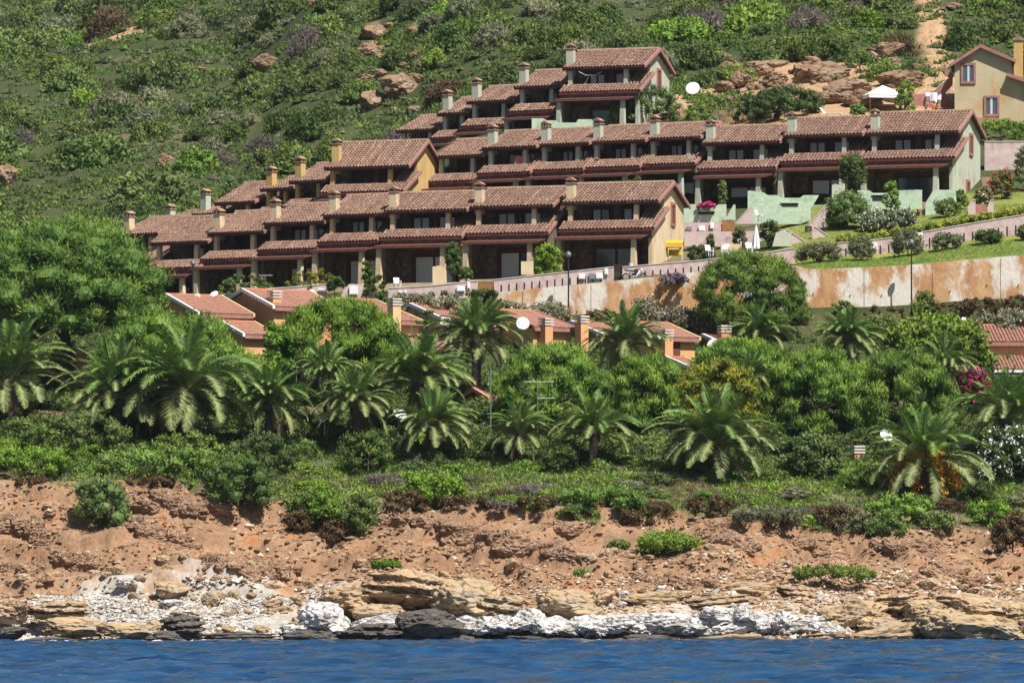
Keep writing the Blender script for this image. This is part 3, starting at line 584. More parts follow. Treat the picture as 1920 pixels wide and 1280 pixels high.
bungalow('orange bungalow with a brown shuttered window near the middle', 1236, 632, 1313, 4.4, 1.3, 471, -34, seed=17, door=(1.3, 2.2, 1.6, 2.9), chim=[(.2, -.5, -1, 3.2, 'bungalow_wall')])
bungalow('small porch roof below the brown shuttered window', 1296, 690, 1330, 3.0, .9, 467, -38, seed=18, hw=2.4)
bungalow('orange bungalow roof beside the white dish and pine at centre right', 1345, 640, 1395, 3.0, .6, 474, -20, seed=19, chim=[(.6, .6, 2, 3.9, 'bungalow_pink')])
bungalow('tiny brown house with orange roof beside the thin mast', 917, 747, 939, 1.9, .75, 458, -38, 'bungalow_pink', seed=21, hw=3, verge='bungalow_pink')
bungalow('pink house with a white louvred chimney among the left palms', 170, 698, 250, 4.0, 1.1, 462, -40, 'bungalow_pink', seed=23, verge='bungalow_pink', chim=[(-.2, 1.2, 2.5, 4.6, 'bungalow_pink')])
bungalow('low salmon roof between two front palms at the centre', 945, 838, 1010, 4.0, 1.3, 449.5, -36, seed=25, verge='wine', chim=[(1.6, 2.0, 2.0, 4.7, 'bungalow_wall')])
bungalow('low salmon roof hidden behind the palm with the white dish', 790, 835, 850, 4.0, 1.3, 450, -36, seed=27, verge='bungalow_pale')
bungalow('low roof piece behind the left shrubs with a red end', 100, 792, 165, 3.6, .9, 447, -30, 'bungalow_pink', seed=29, verge='bungalow_pink')
bungalow('salmon roof just left of the dark leafy bush at lower right', 1290, 886, 1420, 4.4, 1.4, 447, -12, seed=31, verge='bungalow_pale')
bungalow('low salmon roof behind the palm with orange fruit', 1560, 885, 1690, 4.4, 1.7, 446, -18, seed=33, verge='bungalow_pale', chim=[(2.4, 1.6, 2.5, 4.6, 'bungalow_pink')])
bungalow('salmon roof with a white vent right of the orange-fruited palm', 1740, 880, 1870, 4.4, 1.5, 447, -18, seed=35, verge='bungalow_pale', chim=[(3.0, 2.0, 3, 4.6, 'white')])
bungalow('orange wall and eave of a house at the left edge', -60, 606, 20, 4.0, 1.0, 463, 10, 'bungalow_pale', seed=37, verge='bungalow_pale')
b_ = bungalow('two-level orange house with dark porch at the right edge', 1846, 641, 2060, 4.5, 1.45, 474, -3, 'bungalow_wall', seed=39, verge='bungalow_wall')
lo = MB().prism_x([(-3.4, .95), (.34, 2.15), (.34, 2.03), (-3.4, .83)], .3, 9.0).build('lower_roof', M['tile_bed'], b_)
tiles([tile_slope((.3, -3.4, .956), (1, 0, 0), (0, 1, .32), 8.7, 3.9, .27, .4, 3, 41)], lo, 'salmon_tiles'); MB().box(.3, 9, -3.5, -3.42, .72, .92).build('gutter', M['white'], lo)
for x in (.9, 4.6): MB().box(x, x + .13, -3.3, -3.17, -2.4, .82).build('post', M['white'], b_)
MB().box(.4, 9, -.2, .0, -2.5, .8).build('porch_wall', M['wood_red'], b_); MB().box(-3.5, 9, -5.5, .3, -3.2, -2.4).build('terrace', M['wine_pale'], b_)

# ---------------------------------------------------------------- house on the hill, right edge
h0 = at(1790, 222, 546); hh = empty('hill_house', h0, R(-6)); props(hh, 'cream ochre house with pink-framed windows on the hill at the right edge', 'house')
pp = 546 / F
gx = lambda px: (px - 1790) * pp
gzv = lambda py: (222 - py) * pp
wl = MB().prism_y([(gx(1790), -4), (gx(1990), -4), (gx(1990), gzv(168)), (gx(1920), gzv(152)), (gx(1896), gzv(143)), (gx(1895), gzv(112)), (gx(1839), gzv(88)), (gx(1790), gzv(117))], 0, 8).build('wall', M['cream_ochre'], hh)
rf = MB().prism_y([(gx(1781), gzv(121)), (gx(1839), gzv(84)), (gx(1839), gzv(89)), (gx(1783), gzv(125))], -.4, 8.4).prism_y([(gx(1839), gzv(84)), (gx(1905), gzv(113)), (gx(1904), gzv(118)), (gx(1839), gzv(89))], -.4, 8.4).build('roof', M['tile_bed'], hh)
def ridge_slope(x0, z0, x1, z1, y0, y1, sd):
    d = math.hypot(x1 - x0, z1 - z0)
    return tile_slope((x0, y0, z0 + .01), (0, 1, 0), ((x1 - x0) / d, 0, (z1 - z0) / d), y1 - y0, d, seed=sd) if x1 > x0 else tile_slope((x0, y1, z0 + .01), (0, -1, 0), ((x1 - x0) / d, 0, (z1 - z0) / d), y1 - y0, d, seed=sd)
tiles([ridge_slope(gx(1781), gzv(121), gx(1839), gzv(84), -.4, 8.4, 61), ridge_slope(gx(1905), gzv(113), gx(1839), gzv(84), -.4, 8.4, 62)], rf)
MB().prism_y([(gx(1780), gzv(121)), (gx(1839), gzv(83)), (gx(1906), gzv(113)), (gx(1905), gzv(119)), (gx(1839), gzv(90)), (gx(1782), gzv(126))], -.5, -.41).build('verge_board', M['wine_pale'], rf)
lr = MB().prism_y([(gx(1890), gzv(138)), (gx(2000), gzv(176)), (gx(2000), gzv(181)), (gx(1890), gzv(143))], -.6, 8).build('lower_roof', M['tile_bed'], hh)
tiles([ridge_slope(gx(2000), gzv(176), gx(1890), gzv(138), -.6, 8, 63)], lr); MB().prism_y([(gx(1889), gzv(138)), (gx(2000), gzv(175)), (gx(2000), gzv(183)), (gx(1889), gzv(145))], -.7, -.61).build('verge_board', M['wine_pale'], lr)
ch = MB().box(gx(1901), gx(1918), .2, 1.1, gzv(150), gzv(76)).build('chimney', M['ochre'], hh); MB().box(gx(1899), gx(1920), .1, 1.2, gzv(76), gzv(72)).prism_y([(gx(1900), gzv(72)), (gx(1919), gzv(72)), (gx(1910), gzv(66))], .1, 1.2).build('chimney_cap', M['ridge'], ch)
for (x0, x1, y0, y1) in ((1806,1826,122,154), (1849,1870,184,216)):
    w_ = MB().frame(gx(x0 - 4), gx(x1 + 4), gzv(y1 + 3), gzv(y0 - 4), -.12, .01, .2).build('window', M['wine_pale'], hh)
    MB().box(gx(x0), gx(x1), -.03, -.004, gzv(y1), gzv(y0)).build('pane', M['glass'], w_)
    MB().box(gx(x0 + 8), gx(x0 + 12), -.07, -.035, gzv(y1), gzv(y0)).build('mullion', M['curtain'], w_)
# ---------------------------------------------------------------- foliage
ICO_V = None
def leaves(C, A, ln, asp, rng, tint, N=None, tri=False):
    """one rhombic leaf per row: centre C, axis A"""
    n = len(C); A = A / (np.linalg.norm(A, axis=1, keepdims=True) + 1e-9); r = rng.normal(size=(n, 3)) if N is None else N + rng.normal(size=(n, 3)) * .45; Wv = np.cross(A, r); Wv /= np.linalg.norm(Wv, axis=1, keepdims=True) + 1e-9
    ln = np.asarray(ln).reshape(-1, 1) * np.ones((n, 1)); b0 = C - A * ln * .5; t0 = C + A * ln * .5; m_ = C + A * ln * .05
    if tri:
        V = np.stack([b0 - Wv * ln * asp * .5, b0 + Wv * ln * asp * .5, t0], 1).reshape(-1, 3); return V, np.arange(n * 3).reshape(-1, 3), tint
    V = np.stack([b0, m_ + Wv * ln * asp * .5, t0, m_ - Wv * ln * asp * .5], 1).reshape(-1, 3)
    i = np.arange(n)[:, None] * 4; T = np.concatenate([i + [[0, 1, 2]], i + [[0, 2, 3]]], 1).reshape(-1, 3)
    return V, T, np.repeat(tint, 2)
def sphere():
    V = [(0, 0, 1)]; T = []
    for i, z in enumerate((.62, 0, -.62)):
        q = math.sqrt(1 - z * z); V += [(q * math.cos(6.2832 * (k + .5 * i) / 7), q * math.sin(6.2832 * (k + .5 * i) / 7), z) for k in range(7)]
    V.append((0, 0, -1)); R_ = lambda i, k: 1 + i * 7 + k % 7
    for k in range(7):
        T += [(0, R_(0, k), R_(0, k + 1)), (22, R_(2, k + 1), R_(2, k))]
        for i in (0, 1): T += [(R_(i, k), R_(i + 1, k), R_(i, k + 1)), (R_(i, k + 1), R_(i + 1, k), R_(i + 1, k + 1))]
    return np.array(V), np.array(T)
SPH = sphere()
def lobes(nl, rad, rl, rng, flat=.25, low=-.15, sr=(.74, 1.04)):
    """lobe centres over the surface of a dome"""
    out = []
    for k in range(nl):
        u = (k + .5) / nl; z = low + (1 - low) * (1 - u) ** .9; a = k * 2.39996 + rng.normal() * .3; q = math.sqrt(max(0, 1 - min(1, max(z, 0)) ** 2)); s = rng.uniform(*sr)
        out.append((q * math.cos(a) * rad[0] * s, q * math.sin(a) * rad[1] * s, z * rad[2] * s, rl * rng.uniform(.75, 1.3)))
    return np.array(out)
def crown(nl, per, rad, rl, ln, asp, seed, up=.4, jit=.5, flat=.8, low=-.15, shell=(.75, 1.05), core=.58, sr=(.74, 1.04)):
    rng = np.random.default_rng(seed); Lb = lobes(nl, rad, rl, rng, low=low, sr=sr); parts = []
    for (x, y, z, r) in Lb:
        d = rng.normal(size=(per, 3)); d[:, 2] = d[:, 2] * .8 + .25; d /= np.linalg.norm(d, axis=1, keepdims=True)
        s = rng.uniform(*shell, (per, 1)) * r; C = np.array([x, y, z]) + d * s * [1, 1, flat]
        A = d * (1 - up) + np.array([0, 0, up]) + rng.normal(size=(per, 3)) * jit
        t = np.clip(.38 + .2 * rng.normal() + .16 * rng.normal(size=per) + .28 * d[:, 2], 0, 1)  # random tone, plus sunlit tops and shaded undersides painted into the tint
        parts.append(leaves(C, A, ln * rng.uniform(.7, 1.3, per), asp, rng, t, d + [0, 0, .25], asp < .35))
        if core:
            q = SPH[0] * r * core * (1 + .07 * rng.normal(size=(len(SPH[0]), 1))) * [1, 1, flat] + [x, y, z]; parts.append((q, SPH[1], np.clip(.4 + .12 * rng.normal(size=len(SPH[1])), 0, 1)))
    return join_np(parts)
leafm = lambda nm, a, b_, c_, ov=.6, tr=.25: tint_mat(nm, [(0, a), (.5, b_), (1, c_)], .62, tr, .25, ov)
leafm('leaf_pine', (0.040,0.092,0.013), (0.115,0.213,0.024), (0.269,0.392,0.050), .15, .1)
leafm('leaf_pine_dark', (0.043,0.088,0.017), (0.098,0.186,0.026), (0.215,0.302,0.043), .2, .1)
leafm('leaf_dark', (0.031,0.067,0.016), (0.074,0.127,0.027), (0.161,0.218,0.043), .5)
leafm('leaf_mid', (0.055,0.105,0.022), (0.118,0.199,0.037), (0.224,0.304,0.061), .6)
leafm('leaf_bright', (0.073,0.156,0.018), (0.145,0.271,0.029), (0.244,0.394,0.045), .45)
leafm('leaf_olive', (0.097,0.117,0.059), (0.172,0.199,0.099), (0.275,0.289,0.158), .6)
leafm('leaf_brown', (0.071,0.048,0.021), (0.133,0.090,0.038), (0.194,0.150,0.067), .25)
leafm('leaf_grey', (0.103,0.086,0.075), (0.184,0.155,0.132), (0.276,0.230,0.184), .5)
leafm('leaf_yellow', (0.060,0.099,0.011), (0.187,0.216,0.018), (0.383,0.342,0.027), .2)
leafm('leaf_palm', (0.055,0.117,0.024), (0.122,0.221,0.045), (0.244,0.360,0.096), .35, .15)
leafm('leaf_palm_old', (0.107,0.152,0.043), (0.216,0.263,0.090), (0.408,0.440,0.199), .35, .15)
leafm('palm_dead', (.12,.08,.045), (.2,.14,.08), (.3,.22,.14), .3, .1)
leafm('straw', (.22,.17,.07), (.36,.27,.12), (.48,.38,.19), .3)
leafm('petal_white', (.6,.6,.6), (.75,.75,.75), (.8,.8,.8), .0); leafm('petal_pink', (.5,.25,.28), (.62,.38,.40), (.7,.5,.5), .0); leafm('petal_red', (.45,.01,.02), (.6,.02,.05), (.65,.05,.12), .0); leafm('petal_magenta', (.5,.01,.12), (.65,.02,.2), (.7,.08,.3), 0); leafm('petal_yellow', (0.413,0.285,0.018), (0.540,0.413,0.027), (0.600,0.488,0.090), 0); leafm('petal_lilac', (.2,.13,.24), (.28,.19,.32), (.36,.26,.4), 0); leafm('fruit', (.45,.17,.012), (.65,.29,.02), (.75,.4,.04), 0)
def trunk_mesh(h, r0, r1, lean=(0, 0), limbs=(), seed=0, n=8):
    m_ = MB(); m_.tube([(0, 0, -.6), (lean[0] * .3, lean[1] * .3, h * .35), (lean[0], lean[1], h)], [r0 * 1.15, r0 * .85, r1], n)
    for (z, dx, dy, dz, r) in limbs:
        x0 = lean[0] * z / h; y0 = lean[1] * z / h; m_.tube([(x0, y0, z), (x0 + dx * .55, y0 + dy * .55, z + dz * .45), (x0 + dx, y0 + dy, z + dz)], [r, r * .7, r * .35], 6)
    return m_.mesh('trunk', M['bark'], True)
def tree(name, label, px, py, Y, rad, cr, leaf, cat='tree', group=None, limbs=6, tr=.3, base=None, rz=0, extra=None, bark='bark'):
    """crown centre seen at (px, py); trunk goes down to the ground"""
    c = at(px, py, Y); g = gz(c.x, Y); root = empty(name, (c.x, c.y, g), rz); props(root, label, cat, group); h = c.z - g; V, T, t = cr
    rng = random.Random(int(px)); lim = [(h * rng.uniform(.35, .85), rad[0] * .5 * math.cos(k * 6.283 / limbs + .4), rad[1] * .5 * math.sin(k * 6.283 / limbs + .4), rad[2] * rng.uniform(.0, .25), tr * .5) for k in range(limbs)]
    if not ('hanging' in label or 'spilling' in label): link('trunk', trunk_mesh(max(h * .95, .6), tr, tr * .45, (rng.uniform(-.3, .3), 0), lim), root)
    link('crown', mesh_np('crown', V, T, M[leaf], t), root, (0, 0, h))
    if extra: props(link(extra[0], mesh_np(extra[0], *extra[1][:2], M[extra[2]], extra[1][2]), root, (0, 0, h)), kind='stuff')
    return root
mp = lambda px, Y: px / ppm(Y)
# --- big pines
def pine(label, px, py, Y, rx, rz, leaf='leaf_pine', nl=60, per=300, rl=1.3, seed=1, ln=.42, up=.55, low=-.35, asp=.22, ry=None, **k):
    ln *= .85
    rad = (mp(rx, Y) , mp(ry or rx * .8, Y), mp(rz, Y)); r2 = tuple(max(.3, a - rl * .35) for a in rad)
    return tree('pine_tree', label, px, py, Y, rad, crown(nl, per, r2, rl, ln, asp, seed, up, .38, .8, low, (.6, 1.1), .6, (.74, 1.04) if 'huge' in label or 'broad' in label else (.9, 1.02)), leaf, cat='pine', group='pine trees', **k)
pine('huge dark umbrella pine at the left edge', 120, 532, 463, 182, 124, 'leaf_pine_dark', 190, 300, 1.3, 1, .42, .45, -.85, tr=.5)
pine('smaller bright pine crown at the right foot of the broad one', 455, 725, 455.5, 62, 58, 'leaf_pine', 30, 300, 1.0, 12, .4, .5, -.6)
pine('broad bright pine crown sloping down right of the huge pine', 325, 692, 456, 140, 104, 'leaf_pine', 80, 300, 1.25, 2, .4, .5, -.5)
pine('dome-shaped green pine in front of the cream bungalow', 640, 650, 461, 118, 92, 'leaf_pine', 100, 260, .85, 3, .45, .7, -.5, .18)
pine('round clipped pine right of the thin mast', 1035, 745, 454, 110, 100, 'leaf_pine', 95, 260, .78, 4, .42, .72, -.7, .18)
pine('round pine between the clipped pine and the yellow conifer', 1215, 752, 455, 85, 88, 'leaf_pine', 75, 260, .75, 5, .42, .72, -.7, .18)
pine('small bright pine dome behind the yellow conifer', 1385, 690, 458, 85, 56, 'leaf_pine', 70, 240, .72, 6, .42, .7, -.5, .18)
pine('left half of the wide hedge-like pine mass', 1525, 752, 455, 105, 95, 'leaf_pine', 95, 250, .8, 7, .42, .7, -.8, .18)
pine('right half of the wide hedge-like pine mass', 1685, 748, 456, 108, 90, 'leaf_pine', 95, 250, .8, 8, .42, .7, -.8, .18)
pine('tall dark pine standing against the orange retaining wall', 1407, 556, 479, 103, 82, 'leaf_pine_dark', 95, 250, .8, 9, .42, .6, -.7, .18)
# --- broadleaf and other garden trees
def bush(name, label, px, py, Y, rx, rz, leaf, seed, nl=26, per=110, rl=None, ln=.26, asp=.55, up=.25, cat='shrub', group=None, flowers=None, ry=None, low=-.5, tr=.1, hang=False):
    hang = hang or 'hang' in label or 'stem' in label or 'climb' in label
    if not hang and cat != 'tree':
        top = at(px, py - rz, Y); g = gz(top.x, Y); mid = (top.z + g) / 2
        if top.z - g > .3: rz = (top.z - g) / 2 * ppm(Y); py = py + (at(px, py, Y).z - mid) * ppm(Y); low = -.95
    rad = (mp(rx, Y), mp(ry or rx * .85, Y), mp(rz, Y)); rl = rl or max(.3, min(rad) * .42); r2 = tuple(max(.15, a - rl * .5) for a in rad)
    ex = None
    if flowers: ex = ('flowers', crown(nl, flowers[1], tuple(a * 1.03 for a in r2), rl * 1.03, flowers[2], .9, seed, .2, .6, .9, low, (.98, 1.12), 0), flowers[0])
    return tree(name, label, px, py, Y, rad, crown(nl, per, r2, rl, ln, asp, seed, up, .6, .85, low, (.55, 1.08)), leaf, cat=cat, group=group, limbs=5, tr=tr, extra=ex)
bush('broadleaf_tree', 'wide leafy green tree left of the two-level orange house', 1757, 645, 466, 108, 58, 'leaf_bright', 21, 48, 130, .9, .38, .65, cat='tree', low=-.7, tr=.2)
bush('yellow_conifer', 'yellow-tipped conifer among the pines right of centre', 1352, 750, 450, 80, 84, 'leaf_yellow', 22, 64, 130, .7, .34, .3, .5, cat='tree', low=-.7, tr=.2)
bush('leafy_shrub', 'dark glossy leafy bush between the front palms at lower right', 1517, 858, 442.5, 54, 48, 'leaf_mid', 23, 34, 120, .6, .3, .6, low=-.8)
bush('oleander_bush', 'large oleander covered in white flowers at the right edge', 1900, 868, 443, 66, 68, 'leaf_dark', 24, 44, 120, .6, .26, .5, flowers=('petal_white', 26, .2), low=-.8)
bush('clipped_shrub', 'small dark topiary ball beside the white oleander', 1832, 921, 436, 39, 25, 'leaf_dark', 25, 26, 140, .42, .2, .4, low=-.6)
bush('leafy_shrub', 'broadleaf bush at the left foot of the dome pine', 525, 655, 459, 45, 55, 'leaf_bright', 26, 30, 100, .6, .32, .65, low=-.7, cat='shrub')
bush('leafy_shrub', 'light green leafy bush below the big left pine', 245, 665, 458, 70, 50, 'leaf_bright', 27, 30, 110, .7, .32, .65, low=-.7)
bush('leafy_shrub', 'bushes with a few red flowers beside the louvred chimney', 122, 665, 464, 30, 24, 'leaf_mid', 28, 16, 90, .4, .28, flowers=('petal_red', 7, .22), low=-.6)
bush('bougainvillea', 'magenta bougainvillea under the palm by the two-level house', 1815, 715, 462, 46, 28, 'leaf_dark', 29, 22, 70, .45, .28, flowers=('petal_magenta', 36, .22), low=-.6)
bush('bright_shrub', 'low vivid green grassy bush left of the fruiting palm', 1608, 900, 439, 38, 24, 'leaf_bright', 30, 26, 120, .42, .3, .18, .6, low=-.5)
OG = 'oleander bushes by the retaining wall'
for i, (px, py, rx, rz, lab) in enumerate(((1210, 592, 36, 34, 'pale pink oleander below the retaining wall, nearest the lamp post'), (1270, 605, 42, 30, 'pale pink oleander left of the dark wall pine'), (1330, 612, 40, 30, 'oleander at the left foot of the dark wall pine'),
        (840, 572, 46, 20, 'pink oleander behind the middle bungalow roofs'), (775, 566, 44, 22, 'grey-green oleander behind the tall louvred chimney'), (1030, 582, 44, 16, 'pink oleander along the roof with the wine edge'), (955, 578, 40, 14, 'low oleander hedge behind the middle palm top'), (1890, 602, 60, 22, 'low oleander hedge above the two-level orange house'), (1665, 612, 60, 22, 'dull green bush below the right retaining wall'))):
    bush('oleander_bush', lab, px, py, 479 + (i % 3) * .6, rx, rz, 'leaf_olive' if i not in (8,) else 'leaf_mid', 40 + i, 24, 100, .5, .26, .45, flowers=('petal_pink', 12, .17) if i != 8 else None, group=OG, low=-.6)
# --- garden plants between the houses and on the right-hand terraces
for i, a in enumerate((
    (1028,482,500,26,28,'leaf_bright','young leafy tree before the right end house of the front row',None), (630,533,495.6,19,13,'leaf_dark','dark clipped ball on a stem at the pink wall',None), (703,530,495.4,26,15,'leaf_dark','dark clipped cushion shrub right of the white plaque',None),
    (590,520,498,55,15,'leaf_yellow','long yellow-green hedge before the left front-row houses',None), (460,528,497,60,16,'leaf_mid','mixed shrubs at the left end of the front row',None), (690,505,498.5,12,18,'leaf_mid','tall shrub beside the peach pillar of the third front house',None),
    (905,551,485.8,34,9,'leaf_dark','flat dark hedge hanging left of the retaining wall',None), (850,490,500.5,16,42,'leaf_dark','dark climbing vine between two front-row houses',None), (873,515,498.5,14,14,'leaf_mid','small shrub at the foot of the climbing vine',None), (820,555,485.5,60,12,'leaf_olive','grey-green shrubs below the pink wall with plaques',None),
    (1265,524,485.7,28,11,'leaf_grey','lilac flowering cushion hanging over the retaining wall',('petal_lilac',30,.16)), (1598,325,513.5,26,40,'leaf_dark','dense dark climber on the second pillar of the middle row',None), (1355,365,513,8,32,'leaf_mid','thin climber on the sliding door beside the mint parapet',None), (1190,335,523,26,10,'leaf_mid','small plants peeping over the front-row roof ridge',None),
    (1671,375,508.5,15,40,'leaf_bright','narrow upright cypress-like shrub before the mint parapet',None), (1590,400,506,40,40,'leaf_mid','large rounded green shrub left of the narrow cypress',None), (1640,420,504,26,26,'leaf_olive','flowering shrub with white blooms below the narrow cypress',('petal_white',10,.16)), (1690,412,503,30,22,'leaf_olive','dry shrub with white tips before the mint wall',('petal_white',8,.16)),
    (1775,390,507,24,18,'leaf_mid','low green bush before the mint stair wall',None), (1443,430,503.5,20,22,'leaf_dark','rounded dark shrub behind the white parasol',None), (1386,440,503,13,20,'leaf_mid','small upright shrub near the brown gate',None), (1310,468,500.5,22,12,'leaf_dark','dark low shrub beside the yellow swing seat',None), (1332,452,502,8,14,'leaf_mid','tiny cypress behind the yellow swing seat',None),
    (1536,478,495,40,24,'leaf_olive','grey-green shrub, leftmost on the lawn above the retaining wall',None), (1614,468,495,24,26,'leaf_olive','silvery shrub second from left on the retaining wall lawn',None), (1703,455,495,30,26,'leaf_olive','tall grey shrub behind the right lamp post',None), (1775,455,495,30,20,'leaf_olive','rounded olive shrub right of the right lamp post',None), (1852,452,495,28,22,'leaf_dark','dark green shrub on the lawn nearest the right edge',None), (1925,440,495.5,18,20,'leaf_dark','dark shrub cut by the right edge above the wall',None),
    (1880,338,516,26,20,'leaf_mid','rose bush with red flowers right of the end gable',('petal_red',10,.2)), (1845,362,511,18,14,'leaf_mid','rose bush with pale flowers beside the tan steps',('petal_pink',12,.18)), (1925,300,521,25,28,'leaf_olive','olive bush at the right edge beside the pink boundary wall',None), (1800,372,511,14,20,'leaf_mid','shrub at the foot of the end gable',None),
    (1880,243,538,60,20,'leaf_bright','green hedge below the hill house',None), (1470,188,548,75,26,'leaf_dark','wide dark shrub mass left of the white gazebo',None), (1420,195,547,45,20,'leaf_dark','dark round shrub behind the middle-row chimneys',None), (1698,174,545.8,17,24,'leaf_bright','small bright green tree beside the gazebo roof',None), (1608,205,544,14,13,'leaf_bright','small bushy plant left of the gazebo',None),
    (1215,185,551,62,26,'leaf_mid','thick shrub beside the highest house gable',None), (1160,212,550,20,20,'leaf_mid','small shrub at the foot of the highest house',None), (1310,212,549,28,14,'leaf_bright','low bright shrub under the big satellite dish',None), (1735,565,484,22,22,'leaf_mid','agave-like green clump at the foot of the right retaining wall',None), (1500,600,483.5,22,20,'leaf_mid','green scrub right of the dark wall pine',None), (1582,575,484.5,24,14,'leaf_mid','green scrub against the retaining wall centre right',None),
    (1840,575,484,45,18,'leaf_brown','dry brown bush at the foot of the right retaining wall',None), (1780,580,483.5,40,14,'leaf_brown','dry brown bush below the white salt patches',None), (1660,582,484,40,10,'leaf_brown','low dry bush under the retaining wall middle',None), (1910,570,484,36,18,'leaf_brown','dry brown bush under the wall near the right edge',None), (1130,592,485,40,12,'leaf_brown','dry scrub behind the centre bungalows at the wall foot',None))):
    px, py, Y, rx, rz, leaf, lab, fl = a; nm = {'leaf_brown': 'dry_bush', 'leaf_dark': 'dark_shrub', 'leaf_olive': 'grey_shrub', 'leaf_yellow': 'yellow_hedge', 'leaf_grey': 'lilac_cushion'}.get(leaf, 'garden_shrub')
    bush(nm, lab, px, py, Y, rx, rz, leaf, 60 + i, max(16, int(rx * rz / 28)), 85, max(.25, mp(min(rx, rz), Y) * .42), .2, .5, .25, group='garden shrubs of the terraces', flowers=fl, low=-.6, tr=.06)
for i in range(11):
    px = 1585 + i * 33; py = np.interp(px, [1560, 1640, 1720, 1800, 1920], [455, 447, 437, 420, 400]) - 5; 
    bush('flower_clump', 'clump of yellow flowers in the bed along the rising pink wall, %s from the left' % ['first','second','third','fourth','fifth','sixth','seventh','eighth','ninth','tenth','eleventh'][i], px, py, 498.5, 17, 9, 'leaf_bright', 160 + i, 10, 60, .25, .2, .4, cat='flowers', group='yellow flower clumps along the pink wall', flowers=('petal_yellow', 15, .16), low=-.6, tr=.04)
# --- star-shaped araucaria
c = at(800, 655, 463); g = gz(c.x, 463); ar = empty('araucaria', (c.x, 463, g)); props(ar, 'young star-shaped conifer with flat whorls before the cream bungalow', 'tree'); H = at(800, 580, 463).z - g
link('trunk', MB().tube([(0, 0, -.5), (0, 0, H)], [.14, .04], 6).mesh('trunk', M['bark']), ar)
rng = np.random.default_rng(5); 
for j, (py, r) in enumerate(((585, 13), (607, 27), (637, 40), (668, 46))):
    z = at(800, py, 463).z - g; parts = []
    for k in range(6):
        a = k * 1.0472 + j * .4; n_ = 90; u = rng.uniform(.15, 1, n_); rr = mp(r, 463); C = np.stack([np.cos(a) * u * rr, np.sin(a) * u * rr, u * rr * .35 - .2 * u], -1) + rng.normal(size=(n_, 3)) * [.05, .05, .04]
        C += np.stack([-np.sin(a) * np.ones(n_), np.cos(a) * np.ones(n_), np.zeros(n_)], -1) * (rng.uniform(-1, 1, n_) * .28 * (1.1 - u) * rr)[:, None]
        parts.append(leaves(C, rng.normal(size=(n_, 3)) * .5 + [math.cos(a), math.sin(a), .5], .26, .3, rng, rng.uniform(.2, .8, n_)))
    V, T, t = join_np(parts); link('branch_whorl', mesh_np('branch_whorl', V, T, M['leaf_pine_dark'], t), ar, (0, 0, z))

# ---------------------------------------------------------------- palms
def frond_mesh(name, L0, p0, p1, leaf, seed, n=30):
    """rachis from pitch p0 at the base to p1 at the tip, leaflets in a V along it"""
    rng = np.random.default_rng(seed); P = [np.zeros(3)]; D = []
    for k in range(n):
        t = k / (n - 1); a = R(p0 + (p1 - p0) * t ** 1.25); d = np.array([math.cos(a), 0, math.sin(a)]); D.append(d); P.append(P[-1] + d * L0 / n)
    parts = []; Cs = []; As = []; Ls = []; Ws = []
    V = []; T = []; tt = []
    for k in range(3, n):
        t = k / n; base = P[k]; d = D[k]; up = np.array([-d[2], 0, d[0]]); ll = L0 * .17 * (math.sin(math.pi * min(1, .16 + t * .86)) ** .6) * rng.uniform(.9, 1.1) + .08
        for s in (-1, 1):
            for q in (0, .5):
                b0 = base + d * q * L0 / n; ax = d * .62 + np.array([0, s * .75, 0]) + up * .28 + rng.normal(size=3) * .07; ax /= np.linalg.norm(ax); tip = b0 + ax * ll + np.array([0, 0, -.16 * ll]); w = d * .022 * L0 / 3.6 * 1.6
                i = len(V); V += [b0 - w, b0 + w, (b0 + tip) / 2 + w * 1.1 + up * .02, tip]; T += [(i, i + 1, i + 2), (i, i + 2, i + 3)]; c_ = np.clip(.5 + .2 * rng.normal(), 0, 1); tt += [c_, c_]
    for k in range(n):
        w = .05 * (1 - k / n) + .012; i = len(V); up = np.array([-D[k][2], 0, D[k][0]])
        V += [P[k] + [0, w, 0], P[k] - [0, w, 0], P[k + 1] - [0, w, 0], P[k + 1] + [0, w, 0], P[k] - up * w, P[k + 1] - up * w]; T += [(i, i + 1, i + 2), (i, i + 2, i + 3), (i, i + 4, i + 5), (i, i + 5, i + 3), (i + 1, i + 2, i + 5), (i + 1, i + 5, i + 4)]; tt += [.95] * 6
    return mesh_np(name, np.array(V), np.array(T), M[leaf], np.array(tt))
FRONDS = {'young': [frond_mesh('frond', 3.3, 84, 55, 'leaf_palm', 1), frond_mesh('frond', 3.5, 76, 30, 'leaf_palm', 2)],
          'mid': [frond_mesh('frond', 3.9, 62, -25, 'leaf_palm', 3), frond_mesh('frond', 4.0, 50, -45, 'leaf_palm', 4), frond_mesh('frond', 4.0, 40, -50, 'leaf_palm_old', 5)],
          'old': [frond_mesh('frond', 3.8, 22, -68, 'leaf_palm_old', 6), frond_mesh('frond', 3.6, 5, -80, 'leaf_palm_old', 7)], 'dead': [frond_mesh('frond', 3.0, -40, -86, 'palm_dead', 8)]}
def palm_trunk(h, r):
    m_ = MB(); prof = [(r * 1.25, -.6), (r * 1.1, .1)]; k = 0; z = .1
    while z < h - .5: prof += [(r * 1.04, z), (r * .9, z + .16)]; z += .18
    prof += [(r * 1.35, h - .45), (r * 1.5, h - .1), (r * .8, h + .35), (.05, h + .5)]
    return m_.lathe(prof, 10).mesh('trunk', M['bark'], False)
